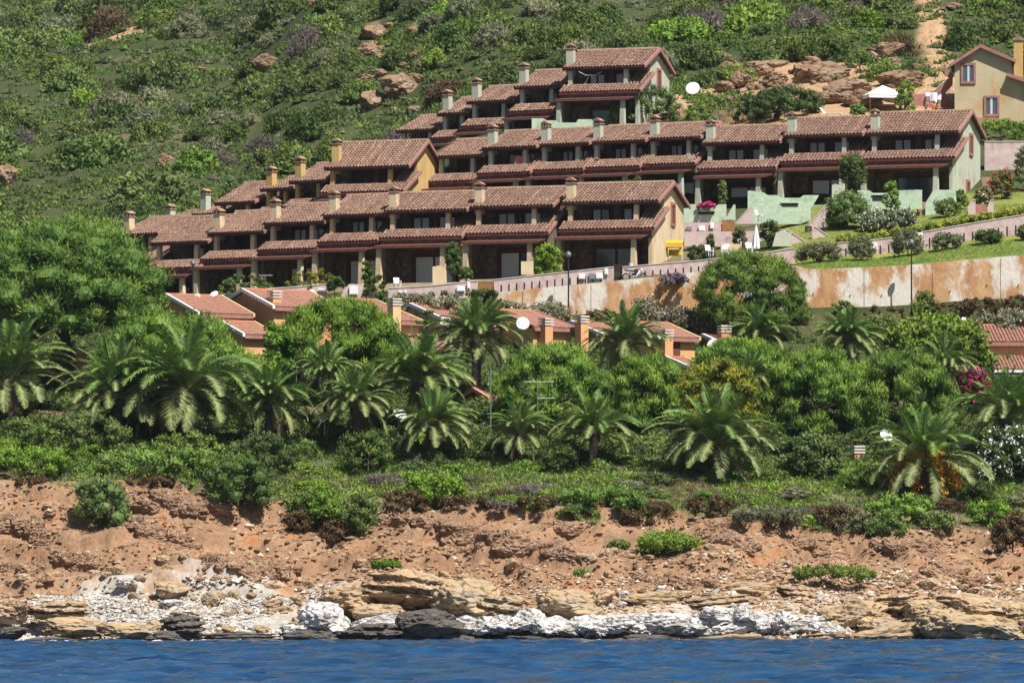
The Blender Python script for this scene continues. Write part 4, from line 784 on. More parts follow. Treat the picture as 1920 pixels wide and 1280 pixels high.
def palm(label, px, py, Y, rpx, seed, fruit=False, n=74):
    c = at(px, py, Y); g = gz(c.x, Y); h = max(.6, c.z - g); s = mp(rpx, Y) / 3.3; rng = random.Random(seed); ya = rng.uniform(.14, .26); mb_ = rng.uniform(.68, .84); n = int(n * rng.uniform(.8, 1.15)); dead = rng.randint(1, 4); lean = (rng.uniform(-.1, .1), rng.uniform(-.08, .08))
    root = empty('date_palm', (c.x, Y, g)); props(root, label, 'palm', 'date palms'); link('trunk', palm_trunk(h, .34 * s), root)
    for k in range(n):
        u = k / n; kind = 'young' if u < ya else 'mid' if u < mb_ else 'old' if k < n - dead else 'dead'; me = rng.choice(FRONDS[kind]); az = k * 2.39996 + rng.uniform(-.25, .25)
        f = link('frond', me, root, (.16 * s * math.cos(az), .16 * s * math.sin(az), h + .25 * (1 - u)), 0, s * rng.uniform(.85, 1.08)); f.rotation_euler = (rng.uniform(-.3, .3) + lean[0], rng.uniform(-.2, .2) + lean[1], az)
    if fruit:
        for k in range(9):
            a = k * .7 + .2; rr = random.Random(k); nn = 240; rg = np.random.default_rng(k); u = rg.uniform(0, 1, nn)
            C = np.stack([(.6 + u * 1.5) * math.cos(a), (.6 + u * 1.5) * math.sin(a), .45 + .5 * u - 2.6 * u * u], -1) * s + rg.normal(size=(nn, 3)) * .16 * s
            V, T, t = leaves(C, rg.normal(size=(nn, 3)) * .5 + [0, 0, -1], .32, .4, rg, rg.uniform(0, 1, nn)); props(link('fruit_cluster', mesh_np('fruit_cluster', V, T, M['fruit'], t), root, (0, 0, h)), kind='stuff')
PALMS = [(22,712,448,110,'palm cut by the left edge'), (218,748,446,118,'palm right of the pink house with the louvred chimney'), (352,735,445,138,'largest grey-tipped palm at the left'), (505,758,446,82,'palm right of the largest grey-tipped palm'), (612,705,452,62,'small light palm below the dome pine'), (668,765,447,82,'palm left of the white dish at the centre left'),
  (785,722,452,100,'tall palm behind the white dish at the centre left'), (810,805,443.5,82,'low palm right of the white dish'), (893,640,460,88,'tall palm before the two white dishes'), (975,818,443,66,'small palm with upright fronds below the thin mast'), (1113,815,443,82,'palm below the clipped round pine'), (1172,648,462,82,'palm rising between the round pines'), (1340,838,440.5,118,'big spreading palm below the yellow conifer'),
  (1428,632,466,62,'dark palm at the foot of the wall pine'), (1592,645,465,72,'palm left of the wide leafy tree'), (1772,690,460,62,'dark palm under the wide leafy tree'), (1410,705,454,44,'slim palm behind the yellow conifer'), (1885,785,448,98,'palm at the right edge above the white oleander')]
for i, (px, py, Y, r, lab) in enumerate(PALMS): palm(lab, px, py, Y, r, 30 + i)
PFOOT = [(q[0], q[2]) for q in PALMS]
palm('palm with hanging orange fruit beside the white oleander', 1732, 872, 439, 122, 77, True, 56)

# ---------------------------------------------------------------- scrub of the hill and of the coast
SH = {}
for kind, leaf, ln, asp, up in (('dark', 'leaf_dark', .2, .5, .3), ('mid', 'leaf_mid', .21, .5, .3), ('bright', 'leaf_bright', .2, .55, .3), ('olive', 'leaf_olive', .19, .4, .35), ('brown', 'leaf_brown', .24, .28, .5), ('grey', 'leaf_grey', .24, .2, .5)):
    SH[kind] = []
    for v in range(4):
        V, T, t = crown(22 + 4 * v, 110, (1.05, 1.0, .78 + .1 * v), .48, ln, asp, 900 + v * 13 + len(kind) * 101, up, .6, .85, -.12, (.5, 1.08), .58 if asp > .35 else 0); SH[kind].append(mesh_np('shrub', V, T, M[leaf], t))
HILLPY = lambda X, Y, Z: HOR - F * (Z - CAMZ) / Y
def min_y(px): return float(np.interp(px, [0, 220, 300, 420, 620, 740, 860, 1290, 1310, 1500, 1580, 1780, 1790, 1930], [536, 540, 562, 562, 556, 572, 580, 566, 551, 551, 558, 560, 564, 564]))
BARE = [(1385,135,1560,200,), (1560,120,1640,150), (1575,150,1700,215), (1715,0,1800,160), (1225,195,1290,215), (670,40,725,110), (680,150,800,210)]
rng = random.Random(3); placed = []
def hzone(px, py):
    if px < 350: return 'at the upper left' if py < 200 else 'above the big left pine'
    if px < 750: return 'high above the ochre houses' if py < 150 else 'just above the ochre houses'
    if px < 1060 or py < 90: return 'left of the top row' if px < 1000 else 'above the highest house' if px < 1350 else 'along the top edge, right part'
    return 'right of the highest house' if px < 1350 else 'around the right outcrop' if px < 1650 else 'beside the hill house path'
def ordn(k): return ['leftmost', '2nd from left', '3rd from left'][k] if k < 3 else '%d%s from left' % (k + 1, {1: 'st', 2: 'nd', 3: 'rd'}.get((k + 1) % 10, 'th') if (k + 1) % 100 // 10 != 1 else 'th')
def number_labels(items, fmt):
    byz = {}
    for o, kind, zone, px in items: byz.setdefault((kind, zone), []).append((px, o))
    for (kind, zone), l in byz.items():
        for k, (px, o) in enumerate(sorted(l, key=lambda t: t[0])): o['label'] = fmt % (ordn(k) if len(l) > 1 else 'only one', kind, zone)
HITEMS = []; KN = {'dark': 'dark green', 'mid': 'mid green', 'bright': 'bright green', 'olive': 'greyish olive', 'brown': 'dry brown', 'grey': 'leafless grey'}
HGRP = {'dark': 'dark green shrub among the scrub on the hillside', 'mid': 'mid green rounded shrub among the scrub on the hillside', 'bright': 'bright green shrub among the scrub on the hillside', 'olive': 'greyish olive shrub among the scrub on the hillside', 'brown': 'dry brown shrub among the scrub on the hillside', 'grey': 'leafless grey-lilac shrub among the scrub on the hillside'}
tries = 0
while len(placed) < 300 and tries < 9000:
    tries += 1; px = rng.uniform(-90, 2010); Y = min_y(px) + rng.uniform(0, 1) ** (1.35 if px < 500 else .8) * float(np.interp(px, [0, 250, 500, 750], [640, 520, 300, 125])); X = (px - 960) / F * Y; Z = gz(X, Y); py = HILLPY(X, Y, Z)
    if py < -60 or any(a <= px <= c_ and b_ <= py <= d for a, b_, c_, d in BARE): continue
    s = rng.uniform(.85, 1.7) * (1.25 if px < 320 and rng.random() < .45 else 1) * (1 + .5 * (rng.random() < .12))
    s *= max(1, Y / 640)
    if any((X - q[0]) ** 2 + (Y - q[1]) ** 2 * .35 < (.85 * (s + q[2])) ** 2 for q in placed): continue
    nz_ = float(fbm(np.array([X / 16]), np.array([Y / 22]))[0]); r_ = rng.random() + nz_ * .5
    kind = 'grey' if r_ < .02 else 'brown' if r_ < .06 else 'dark' if r_ < .44 else 'mid' if r_ < .70 else 'bright' if r_ < .80 else 'olive'
    if px < 350 and rng.random() < .5: kind = 'mid'
    placed.append((X, Y, s)); o = link('hillside_shrub', rng.choice(SH[kind]), None, (X, Y, Z - .15 * s), rng.uniform(0, 6.28), (s * rng.uniform(.95, 1.35), s, s * rng.uniform(.95, 1.4)))
    props(o, HGRP[kind], 'shrub', 'shrubs scattered over the hillside'); HITEMS.append((o, KN[kind], hzone(px, py), px))
number_labels(HITEMS, '%s of the %s hill shrubs %s')
def clumps(name, label, cat, pts, leaf, n, size, ln, asp, up, seed, flat=.7):
    """many small low plants as one mass"""
    rng = np.random.default_rng(seed); P = np.array(pts); k = len(P)
    d = rng.normal(size=(k, n, 3)); d[..., 2] = np.abs(d[..., 2]); d /= np.linalg.norm(d, axis=2, keepdims=True); ks = np.clip(P[:, 1] / 620, 1, 2.2); s = rng.uniform(.5, 1.3, (k, 1, 1)) * size * ks[:, None, None]
    C = P[:, None, :] + d * s * rng.uniform(.45, 1, (k, n, 1)) * [1, 1, flat]; A = d * (1 - up) + np.array([0, 0, up]) + rng.normal(size=(k, n, 3)) * .35
    t = np.clip(.45 + .22 * rng.normal(size=(k, 1)) + .15 * rng.normal(size=(k, n)), 0, 1)
    V, T, tt = leaves(C.reshape(-1, 3), A.reshape(-1, 3), (ln * rng.uniform(.7, 1.3, k * n) * np.repeat(ks, n)), asp, rng, t.ravel(), d.reshape(-1, 3) + [0, 0, .4], True)
    if asp > .3:
        B = np.array([(1,0,0),(-1,0,0),(0,1,0),(0,-1,0),(0,0,1),(0,0,-1)], float); Fc = np.array([(0,2,4),(2,1,4),(1,3,4),(3,0,4),(2,0,5),(1,2,5),(3,1,5),(0,3,5)])
        CV = (B[None] * rng.uniform(.4, .62, (k, 6, 1)) * s * [1, 1, flat] + P[:, None, :]).reshape(-1, 3); V, T, tt = join_np([(V, T, tt), (CV, (Fc[None] + (np.arange(k) * 6)[:, None, None]).reshape(-1, 3), np.repeat(np.clip(t.mean(1) - .05, 0, 1), 8))])
    o = link(name, mesh_np(name, V, T, M[leaf], tt)); props(o, label, cat, None, 'stuff')
def scatter(n, fpx, fY, seed, keep=None):
    rng = np.random.default_rng(seed); px = fpx(rng, n); Y = fY(rng, px); X = (px - 960) / F * Y; Z = ground(X, Y); py = HOR - F * (Z - CAMZ) / Y; k = np.ones(n, bool) if keep is None else keep(px, py, X, Y, rng)
    return np.stack([X, Y, Z], -1)[k]
my = np.vectorize(min_y)
hillY = lambda rng, px: my(px) - 3 + rng.uniform(0, 1, len(px)) ** np.where(px < 500, 1.5, .85) * np.interp(px, [0, 250, 500, 750], [700, 560, 330, 140])
upx = lambda rng, n: rng.uniform(-150, 2070, n)
def hk(lo, hi, s, thin=.75):
    def f(px, py, X, Y, rng):
        v = fbm(X / 9 + s, Y / 12, o=3); k = (py > -70) & (v > lo) & (v < hi)
        for a, b_, c_, d in BARE: k &= ~((px > a) & (px < c_) & (py > b_) & (py < d) & (rng.uniform(0, 1, len(px)) < thin))
        return k
    return f
clumps('hill_scrub', 'low green scrub covering the hillside between the larger shrubs', 'scrub', scatter(10500, upx, hillY, 1, hk(-.25, 2, 0)), 'leaf_mid', 26, 1.0, .34, .6, .35, 1)
clumps('hill_scrub', 'low dark scrub patches on the hillside', 'scrub', scatter(6000, upx, hillY, 2, hk(.0, 2, 33)), 'leaf_dark', 26, 1.0, .34, .6, .35, 2)
clumps('hill_scrub', 'low grey-olive scrub patches on the hillside', 'scrub', scatter(7500, upx, hillY, 3, hk(-.1, 2, 77)), 'leaf_olive', 28, .85, .28, .5, .45, 3)
clumps('hill_heath', 'dry brown heath between the hillside shrubs', 'heath', scatter(3000, upx, hillY, 4, hk(0, 2, 120, .5)), 'leaf_brown', 22, .7, .22, .25, .5, 4)
clumps('hill_heath', 'grey-lilac dead heath between the hillside shrubs', 'heath', scatter(2600, upx, hillY, 5, hk(.05, 2, 150, .5)), 'leaf_grey', 20, .7, .24, .18, .5, 5)
clumps('dry_grass', 'straw-coloured grass below the big satellite dish', 'grass', scatter(700, lambda r, n: r.uniform(1120, 1420, n), lambda r, p: r.uniform(541, 556, len(p)), 6), 'straw', 16, .35, .55, .08, .75, 6)
clumps('dry_grass', 'straw-coloured grass patches on the bare slope near the hill house', 'grass', scatter(900, lambda r, n: r.uniform(1380, 1800, n), lambda r, p: r.uniform(552, 590, len(p)), 7, lambda px, py, X, Y, r: fbm(X / 4, Y / 4) > .05), 'straw', 12, .3, .4, .08, .75, 7)
# the coast
def cliff_top(px): return float(np.interp(px, [0,130,240,330,400,520,560,620,700,712,780,900,1100,1180,1350,1500,1680,1750,1830,1920], [895,905,905,915,925,935,975,1000,1000,935,960,948,985,978,965,1000,1005,985,985,1030]))
ctv = np.vectorize(cliff_top)
def top_keep(margin): return lambda px, py, X, Y, rng: py < ctv(px) - margin
COASTY = lambda r, p: r.uniform(423, 447, len(p))
def ck(lo, s, mg=4):
    return lambda px, py, X, Y, r: (py < ctv(px) - mg) & (fbm(X / 6 + s, Y / 7, o=3) > lo)
clumps('coastal_scrub', 'bright green low scrub along the cliff top', 'scrub', scatter(6000, upx, COASTY, 11, ck(-.12, 9, 10)), 'leaf_bright', 26, .6, .24, .5, .4, 11)
clumps('coastal_scrub', 'olive green scrub along the cliff top', 'scrub', scatter(4200, upx, COASTY, 12, ck(-.06, 60)), 'leaf_mid', 26, .55, .24, .45, .45, 12)
clumps('coastal_heath', 'rust-brown heath along the cliff edge', 'heath', scatter(5200, upx, lambda r, p: r.uniform(423, 440, len(p)), 13, ck(-.02, 200, 0)), 'leaf_brown', 28, .5, .2, .22, .55, 13)
clumps('coastal_heath', 'grey dry heath along the cliff edge', 'heath', scatter(3600, upx, lambda r, p: r.uniform(423, 442, len(p)), 14, ck(.0, 260, 0)), 'leaf_grey', 26, .46, .2, .18, .55, 14)
leafm('pale_grass', (.15,.15,.07), (.25,.23,.12), (.36,.33,.2), .3)
clumps('pale_grass', 'pale feathery grass on the coastal terrace', 'grass', scatter(2600, lambda r, n: r.uniform(250, 1960, n), lambda r, p: r.uniform(430, 446, len(p)), 15, ck(.02, 320, 20)), 'pale_grass', 22, .28, .5, .06, .8, 15)
clumps('lawn_grass', 'mown and weedy grass on the strip above the retaining wall', 'grass', scatter(3800, lambda r, n: r.uniform(1470, 1960, n), lambda r, p: r.uniform(487.2, 496.2, len(p)), 16), 'leaf_bright', 8, .16, .2, .12, .75, 16)
clumps('lawn_grass', 'grass and weeds on the garden terraces of the houses', 'grass', scatter(3200, lambda r, n: r.uniform(930, 1930, n), lambda r, p: np.where(p < 1290, r.uniform(498, 501.5, len(p)), r.uniform(498, 511, len(p))), 17), 'leaf_bright', 8, .18, .24, .1, .75, 17)
clumps('dry_grass', 'dry weeds at the foot of the retaining wall', 'grass', scatter(1500, lambda r, n: r.uniform(1000, 1960, n), lambda r, p: r.uniform(479, 486, len(p)), 18), 'straw', 12, .3, .4, .07, .7, 18)
clumps('hill_scrub', 'green scrub behind the huge left pine', 'scrub', scatter(2600, lambda r, n: r.uniform(-60, 345, n), lambda r, p: r.uniform(468, 548, len(p)), 41), 'leaf_dark', 26, 1.1, .24, .45, .35, 41)  # dark leaf colour paints in the shade around the big pine
clumps('lawn_grass', 'grass and weeds before the left front-row houses', 'grass', scatter(3000, lambda r, n: r.uniform(380, 935, n), lambda r, p: r.uniform(497.5, 503, len(p)), 42), 'leaf_mid', 12, .3, .24, .2, .6, 42)
clumps('undergrowth', 'dark undergrowth between the palms and bungalows', 'undergrowth', scatter(4200, upx, lambda r, p: r.uniform(441, 482, len(p)), 19), 'leaf_dark', 26, .75, .26, .45, .35, 19)
CGRP = {'dark': 'dark green mound-shaped shrub on the coastal terrace', 'mid': 'mid green mound-shaped shrub on the coastal terrace', 'bright': 'bright green mound-shaped shrub on the coastal terrace', 'olive': 'grey-olive mound-shaped shrub on the coastal terrace', 'brown': 'rust-brown mound-shaped shrub on the coastal terrace', 'grey': 'leafless grey shrub on the coastal terrace'}
cp = []; tries = 0; rng = random.Random(9); CITEMS = []
czone = lambda px, low: ('at the cliff edge, ' if low else 'behind the cliff edge, ') + ('left third' if px < 640 else 'middle third' if px < 1280 else 'right third')
while len(cp) < 110 and tries < 5000:
    tries += 1; px = rng.uniform(-110, 2030); Y = rng.uniform(425, 446); X = (px - 960) / F * Y; Z = gz(X, Y); py = HILLPY(X, Y, Z); s = rng.uniform(.55, 1.25)
    if py > cliff_top(px) - 14 or any((X - q[0]) ** 2 + (Y - q[1]) ** 2 < (.8 * (s + q[2])) ** 2 for q in cp): continue
    low = py > cliff_top(px) - 45; r_ = rng.random()
    kind = ('brown' if r_ < .35 else 'grey' if r_ < .5 else 'mid' if r_ < .75 else 'bright') if low else ('bright' if r_ < .4 else 'mid' if r_ < .62 else 'dark' if r_ < .8 else 'olive')
    if px < 600 and not low: kind = 'bright' if r_ < .6 else 'mid' if r_ < .85 else 'dark'
    cp.append((X, Y, s)); CITEMS.append((props(link('coastal_shrub', rng.choice(SH[kind]), None, (X, Y, Z - .2 * s), rng.uniform(0, 6.28), (s * 1.35, s, s * .62)), CGRP[kind], 'shrub', 'mounded shrubs of the coastal terrace'), KN[kind], czone(px, low), px))
BELT = []; rng = random.Random(14)
for k in range(120):
    px = -90 + 2100 * (k + rng.random()) / 120; Y = rng.uniform(444, 457); X = (px - 960) / F * Y; s_ = rng.uniform(.7, 1.25); kind = rng.choice(['dark', 'mid', 'dark', 'dark'])
    o = link('belt_shrub', rng.choice(SH[kind]), None, (X, Y, gz(X, Y) - .2), rng.uniform(0, 6.28), (s_ * 1.2, s_, s_ * rng.uniform(.8, 1.2))); props(o, 'shrub between the palms', 'shrub', 'shrubs filling the palm belt'); BELT.append((o, KN[kind], 'left third' if px < 640 else 'middle third' if px < 1280 else 'right third', px))
for k, (px, Y) in enumerate(PFOOT):
    Y -= 1.5; px += rng.uniform(-14, 14); X = (px - 960) / F * Y; s_ = rng.uniform(.75, 1.05); kind = rng.choice(['dark', 'mid', 'bright']); o = link('belt_shrub', rng.choice(SH[kind]), None, (X, Y, gz(X, Y) - .2), rng.uniform(0, 6.28), (s_ * 1.3, s_, s_ * 1.1)); props(o, 'shrub', 'shrub', 'shrubs filling the palm belt'); BELT.append((o, KN[kind], 'left third' if px < 640 else 'middle third' if px < 1280 else 'right third', px))
number_labels(BELT, '%s of the %s shrubs between the palms, %s')
number_labels(CITEMS, '%s of the %s mounded shrubs %s')
for i, (px, py, Y, rx, rz, leaf, lab) in enumerate(((190,935,425.5,54,46,'leaf_mid','dark green bush on the brink of the left cliff'), (445,895,428,66,46,'leaf_dark','darkest bush on the cliff top at the left'), (672,965,426,34,46,'leaf_mid','upright dark bush at the gully right of the left cliff'), (1253,1040,422,60,42,'leaf_bright','lone round green bush on the middle cliff slope'), (1160,1030,422.5,20,18,'leaf_mid','small bush left of the lone round bush'),
      (1092,1082,419,26,19,'leaf_bright','small green bush above the shore rocks at the centre'), (1440,985,427,72,34,'leaf_olive','flat grey-green juniper mat on the cliff top'), (1660,995,426,44,26,'leaf_mid','green bush on the cliff edge at the right'), (1560,1088,417.5,80,26,'leaf_mid','low spreading green bush near the foot of the right cliff'), (725,1064,420,26,12,'leaf_bright','tiny green tuft above the big pale boulder'), (1900,1000,424,40,44,'leaf_brown','rust-brown bush at the right edge of the cliff'),
      (1505,985,429,30,20,'leaf_bright','bright bush behind the juniper mat'), (600,955,428,42,40,'leaf_bright','bright green bush above the gully'), (820,915,431,60,30,'leaf_bright','bright green mat at the middle of the cliff top'), (1130,940,429,80,30,'leaf_bright','broad bright green mat right of the middle'), (1690,955,430,66,30,'leaf_bright','bright green mound left of the topiary ball'), (1855,955,432,46,20,'leaf_bright','bright mound below the white oleander'), (350,830,437,70,26,'leaf_bright','vivid green dome below the largest palm'), (140,800,440,110,30,'leaf_mid','long grey-green thicket under the left palms'), (490,840,437,66,30,'leaf_dark','dark shrub below the palms at the left centre'), (690,830,440,50,28,'leaf_dark','dark shrub below the low palm'), (1050,858,440,36,24,'leaf_dark','dark shrub between the two front centre palms'), (40,870,433,90,34,'leaf_bright','bright scrub bank at the left edge'), (300,870,433,130,34,'leaf_bright','long bright scrub bank above the left cliff'), (575,945,428.5,36,26,'leaf_mid','green bush spilling into the gully from the left'), (632,990,426,30,20,'leaf_brown','brown bush low in the gully'), (560,975,427,22,18,'leaf_brown','small brown bush on the left side of the gully'), (760,940,429.5,44,24,'leaf_brown','brown heath bush right of the gully'), (865,950,428.5,46,20,'leaf_brown','brown heath bush at the middle cliff edge'), (940,955,428.5,36,16,'leaf_grey','grey heath cushion at the middle cliff edge'), (1010,955,428.5,44,22,'leaf_brown','wide brown heath bush right of the middle'), (1085,965,428,44,20,'leaf_mid','green bush creeping over the middle cliff edge'), (1195,972,427.5,32,20,'leaf_brown','brown bush left of the juniper mat'), (1330,950,430,44,22,'leaf_brown','brown heath behind the juniper mat'), (1570,965,429,44,22,'leaf_brown','brown heath right of the juniper mat'), (1620,975,428,26,16,'leaf_olive','grey-green cushion left of the cliff-edge bush'), (1760,975,428.5,36,18,'leaf_mid','green cushion on the right cliff edge'), (60,915,429.5,40,18,'leaf_brown','brown heath at the left cliff edge'), (280,905,429.5,44,14,'leaf_brown','brown heath between the two left cliff bushes'))):
    bush('coastal_bush', lab, px, py, Y, rx, rz, leaf, 300 + i, max(16, int(rx * rz / 75)), 95, None if rx < 60 else max(.45, mp(rz, Y) * .5), .24, .45, .35, group='larger bushes of the coast', low=-.45, tr=.07)
# ---------------------------------------------------------------- rocks
def rock_mat(name, c1, c2, c3, crack, dark_below=None):
    m = mat(name, c1, c2, 1.1, .92, .8, 3.5, c3=c3, s3=.7, detail=7, spec=.2); n = m.node_tree.nodes; L = m.node_tree.links; b = n['Principled BSDF']; src = b.inputs['Base Color'].links[0].from_socket
    tc = n.new('ShaderNodeTexCoord'); v = n.new('ShaderNodeTexVoronoi'); v.feature = 'DISTANCE_TO_EDGE'; v.inputs['Scale'].default_value = .9
    nz = n.new('ShaderNodeTexNoise'); nz.inputs['Scale'].default_value = 1.6; nz.inputs['Detail'].default_value = 5; L.new(tc.outputs['Object'], nz.inputs[0])
    ad = n.new('ShaderNodeMixRGB'); ad.blend_type = 'ADD'; ad.inputs[0].default_value = .9; L.new(tc.outputs['Object'], ad.inputs[1]); L.new(nz.outputs['Color'], ad.inputs[2]); L.new(ad.outputs[0], v.inputs[0])
    rp = n.new('ShaderNodeValToRGB'); rp.color_ramp.elements[0].position = .0; rp.color_ramp.elements[1].position = .05; rp.color_ramp.elements[0].color = (*crack, 1); rp.color_ramp.elements[1].color = (1, 1, 1, 1); L.new(v.outputs['Distance'], rp.inputs[0])
    mx = n.new('ShaderNodeMixRGB'); mx.blend_type = 'MULTIPLY'; mx.inputs[0].default_value = 1; L.new(src, mx.inputs[1]); L.new(rp.outputs[0], mx.inputs[2]); out = mx.outputs[0]
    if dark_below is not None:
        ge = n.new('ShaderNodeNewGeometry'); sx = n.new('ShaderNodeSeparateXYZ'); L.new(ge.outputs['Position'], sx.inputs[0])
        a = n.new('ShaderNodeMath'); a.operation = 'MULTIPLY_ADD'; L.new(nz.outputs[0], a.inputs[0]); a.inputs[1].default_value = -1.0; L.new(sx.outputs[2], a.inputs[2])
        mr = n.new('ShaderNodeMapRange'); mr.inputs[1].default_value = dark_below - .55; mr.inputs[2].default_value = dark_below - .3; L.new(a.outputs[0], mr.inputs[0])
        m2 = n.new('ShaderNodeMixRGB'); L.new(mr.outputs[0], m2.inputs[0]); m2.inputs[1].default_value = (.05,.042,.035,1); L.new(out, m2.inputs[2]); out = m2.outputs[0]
    L.new(out, b.inputs['Base Color'])
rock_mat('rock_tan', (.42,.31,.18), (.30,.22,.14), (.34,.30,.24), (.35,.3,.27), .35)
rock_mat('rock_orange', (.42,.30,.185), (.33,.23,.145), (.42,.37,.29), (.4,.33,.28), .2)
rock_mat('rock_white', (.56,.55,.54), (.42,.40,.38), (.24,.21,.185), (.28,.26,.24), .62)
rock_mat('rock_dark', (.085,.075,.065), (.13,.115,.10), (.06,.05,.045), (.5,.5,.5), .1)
rock_mat('rock_hill', (.27,.175,.11), (.18,.115,.075), (.34,.27,.20), (.35,.3,.3))
def ico(sub):
    t = (1 + 5 ** .5) / 2; V = [(-1,t,0),(1,t,0),(-1,-t,0),(1,-t,0),(0,-1,t),(0,1,t),(0,-1,-t),(0,1,-t),(t,0,-1),(t,0,1),(-t,0,-1),(-t,0,1)]
    Fc = [(0,11,5),(0,5,1),(0,1,7),(0,7,10),(0,10,11),(1,5,9),(5,11,4),(11,10,2),(10,7,6),(7,1,8),(3,9,4),(3,4,2),(3,2,6),(3,6,8),(3,8,9),(4,9,5),(2,4,11),(6,2,10),(8,6,7),(9,8,1)]
    V = [np.array(v) / np.linalg.norm(v) for v in V]
    for _ in range(sub):
        c = {}; N = []
        def mid(a, b_):
            k = (min(a, b_), max(a, b_))
            if k not in c: m_ = V[a] + V[b_]; c[k] = len(V); V.append(m_ / np.linalg.norm(m_))
            return c[k]
        for a, b_, d in Fc: x, y, z = mid(a, b_), mid(b_, d), mid(d, a); N += [(a, x, z), (b_, y, x), (d, z, y), (x, y, z)]
        Fc = N
    return np.array(V), np.array(Fc)
IV, IF = ico(4); IV3, IF3 = ico(3); IV1, IF1 = ico(1)
def rock_verts(V, seed, rough=.35, cuts=7, strat=0, hf=.12):
    rng = np.random.default_rng(seed); o = rng.uniform(0, 50, 3)
    P = V * (1 + rough * fbm(V[:, 0] * 1.4 + o[0], V[:, 1] * 1.4 + o[1], V[:, 2] * 1.8 + o[2], 4))[:, None]
    for k in range(cuts):
        nn = rng.normal(size=3); nn /= np.linalg.norm(nn); d = rng.uniform(.55, .85); h = P @ nn - d; P = P - np.where(h > 0, h, 0)[:, None] * nn * .92
    P = P + V * (hf * fbm(V[:, 0] * 5 + o[1], V[:, 1] * 5, V[:, 2] * 7 + o[0], 4))[:, None]
    if strat: P[:, :2] *= (1 + .12 * np.sign(np.sin(P[:, 2:3] * 13 + 2 * P[:, :1])))
    return P
ROCKS = {}
def rock_mesh(matn, v, lod=0):
    k = (matn, v, lod)
    if k not in ROCKS: 
        V, Fc = (IV, IF) if lod == 0 else (IV3, IF3) if lod == 1 else (IV1, IF1); ROCKS[k] = mesh_np('rock', rock_verts(V, v * 7 + lod * 31 + 3, .4 if lod < 2 else .3, 7, strat=(v % 3 == 0 and lod == 0 and matn != 'rock_white'), hf=.2 if matn == 'rock_white' else .17), Fc, M[matn])
    return ROCKS[k]
def py2Y(py): return float(np.interp(py, [1050, 1100, 1130, 1160, 1185, 1205], [421, 417.5, 415, 412.5, 410.8, 409.3]))
def boulder(name, label, group, px, py, rx, rz, matn, v, Y=None, ry=None, lod=0, rz_=None, cat='rock'):
    Y = Y or py2Y(py + rz * .6) - 4 * float(sstep(1500, 1850, px)); c = at(px, py, Y); s = ppm(Y); a = rx / s / .82; b_ = rz / s / .8
    o = link(name, rock_mesh(matn, v, lod), None, c, 0, (a, (ry / s if ry else min(a, 1.6 * b_) * .9), b_)); rr = random.Random(int(px * 3 + py)); o.rotation_euler = (rr.uniform(-.12, .12), rr.uniform(-.12, .12), rr.choice((0, 3.14)) + rr.uniform(-.35, .35)); props(o, label, cat, group); return o
BG2 = 'boulders along the shore'
